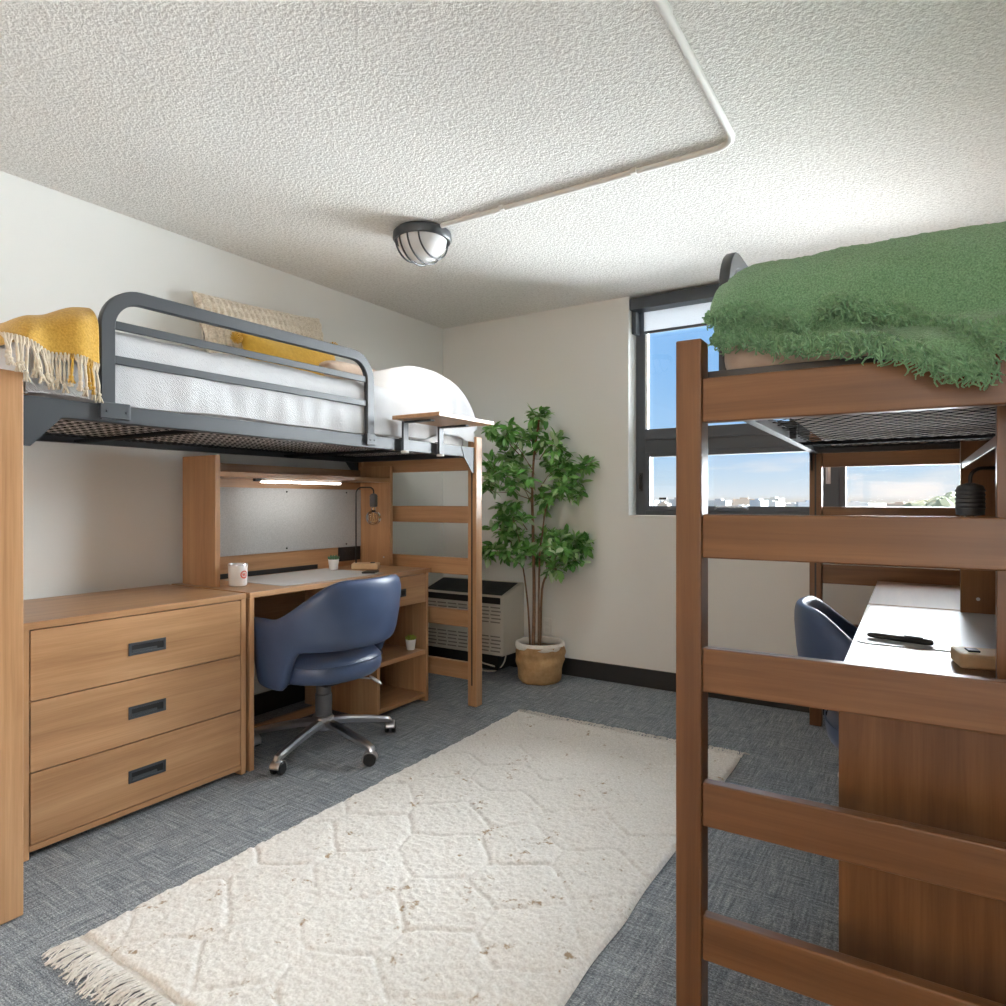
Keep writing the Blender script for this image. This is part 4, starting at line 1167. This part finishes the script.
# ------------------------------------------------------------------ daylight, lamps, world, camera
def lamp(name, kind, energy, loc_=(0, 0, 0), rot=(0, 0, 0), **k):
    d = bpy.data.lights.new(name, kind); d.energy = energy
    for a, v in k.items(): setattr(d, a, v)
    o = bpy.data.objects.new(name, d); COL.objects.link(o); o.location = loc_; o.rotation_euler = rot; return o
sun = lamp('hazy_sun', 'SUN', 78.0, (0, 8, 6), angle=math.radians(90), color=(.89, .96, 1))
d = Vector((-1.0, -1.2, -.36)); sun.rotation_euler = d.to_track_quat('-Z', 'Y').to_euler()
gb = lamp('added_upward_fill', 'SUN', 13.0, (0, 8, -3), angle=math.radians(90), color=(.88, .95, 1)); gb.rotation_euler = Vector((-.7, -1.2, .55)).to_track_quat('-Z', 'Y').to_euler()  # added upward sun, an unseen fill to brighten the ceiling

cb = lamp('added_corner_spot', 'SPOT', 30, (LC[0], LC[1], ZC-.17), spot_size=math.radians(104), spot_blend=1.0, shadow_soft_size=.05, color=(1, .97, .93))  # added spot lifting the back-left corner; the fixture itself is off
cb.rotation_euler = Vector((-.6, .65, -1.0)).to_track_quat('-Z', 'Y').to_euler()
w = bpy.data.worlds.new('sky'); SC.world = w; w.use_nodes = True
t = w.node_tree; bg = t.nodes['Background']
tc = t.nodes.new('ShaderNodeTexCoord'); sp = t.nodes.new('ShaderNodeSeparateXYZ'); t.links.new(tc.outputs['Generated'], sp.inputs[0])
rp = t.nodes.new('ShaderNodeValToRGB'); e = rp.color_ramp.elements
stops = [(0.0, (.45, .43, .38)), (.499, (.62, .60, .55)), (.501, (.78, .86, .92)), (.515, (.60, .78, .93)), (.54, (.38, .64, .94)), (.60, (.27, .55, .95)), (.75, (.25, .53, .95)), (1, (.22, .48, .92))]
while len(e) < len(stops): e.new(.5)
for x, (p, c) in zip(e, stops): x.position = p; x.color = (*c, 1)
ma = t.nodes.new('ShaderNodeMath'); ma.operation = 'MULTIPLY_ADD'; ma.inputs[1].default_value = .5; ma.inputs[2].default_value = .5
t.links.new(sp.outputs['Z'], ma.inputs[0]); t.links.new(ma.outputs[0], rp.inputs['Fac'])
# thin cloud low over the horizon, and unseen right-hand sky brightened as added fill
mp = t.nodes.new('ShaderNodeMapping'); mp.inputs['Scale'].default_value = (3, 3, 16); t.links.new(tc.outputs['Generated'], mp.inputs[0])
nt = t.nodes.new('ShaderNodeTexNoise'); nt.inputs['Scale'].default_value = 1.6; nt.inputs['Detail'].default_value = 5; t.links.new(mp.outputs[0], nt.inputs['Vector'])
cr = t.nodes.new('ShaderNodeValToRGB'); cr.color_ramp.elements[0].position = .54; cr.color_ramp.elements[1].position = .72; t.links.new(nt.outputs['Fac'], cr.inputs['Fac'])
er = t.nodes.new('ShaderNodeMapRange'); er.inputs['From Min'].default_value = .12; er.inputs['From Max'].default_value = .02; er.clamp = True; t.links.new(sp.outputs['Z'], er.inputs['Value'])
mm = t.nodes.new('ShaderNodeMath'); mm.operation = 'MULTIPLY'; t.links.new(cr.outputs[0], mm.inputs[0]); t.links.new(er.outputs[0], mm.inputs[1])
m1 = t.nodes.new('ShaderNodeMix'); m1.data_type = 'RGBA'; m1.inputs[7].default_value = (.95, .95, .95, 1); t.links.new(mm.outputs[0], m1.inputs[0]); t.links.new(rp.outputs[0], m1.inputs[6])
br = t.nodes.new('ShaderNodeMapRange'); br.inputs['From Min'].default_value = .25; br.inputs['From Max'].default_value = .55; t.links.new(sp.outputs['X'], br.inputs['Value'])
m2 = t.nodes.new('ShaderNodeMix'); m2.data_type = 'RGBA'; m2.inputs[7].default_value = (4.2, 4.35, 4.5, 1); t.links.new(br.outputs[0], m2.inputs[0]); t.links.new(m1.outputs[2], m2.inputs[6])
t.links.new(m2.outputs[2], bg.inputs['Color']); bg.inputs['Strength'].default_value = 1.0

cam = bpy.data.cameras.new('camera'); co = bpy.data.objects.new('camera', cam); COL.objects.link(co)
cam.sensor_fit = 'HORIZONTAL'; cam.sensor_width = 36; cam.lens = 667*36/1006; cam.shift_y = -2/1006
cam.clip_start = .05; cam.clip_end = 20000
co.location = (0, 0, 1.146); co.rotation_euler = (PI/2, 0, math.atan2(423, 667))
SC.camera = co
vs = SC.view_settings; vs.view_transform = 'Standard'; vs.look = 'None'; vs.gamma = 1; vs.use_curve_mapping = False; vs.exposure = 0.0
SC.cycles.max_bounces = 10; SC.cycles.diffuse_bounces = 6; SC.cycles.transparent_max_bounces = 16
SC.cycles.sample_clamp_indirect = 6
SC.cycles.use_denoising = True
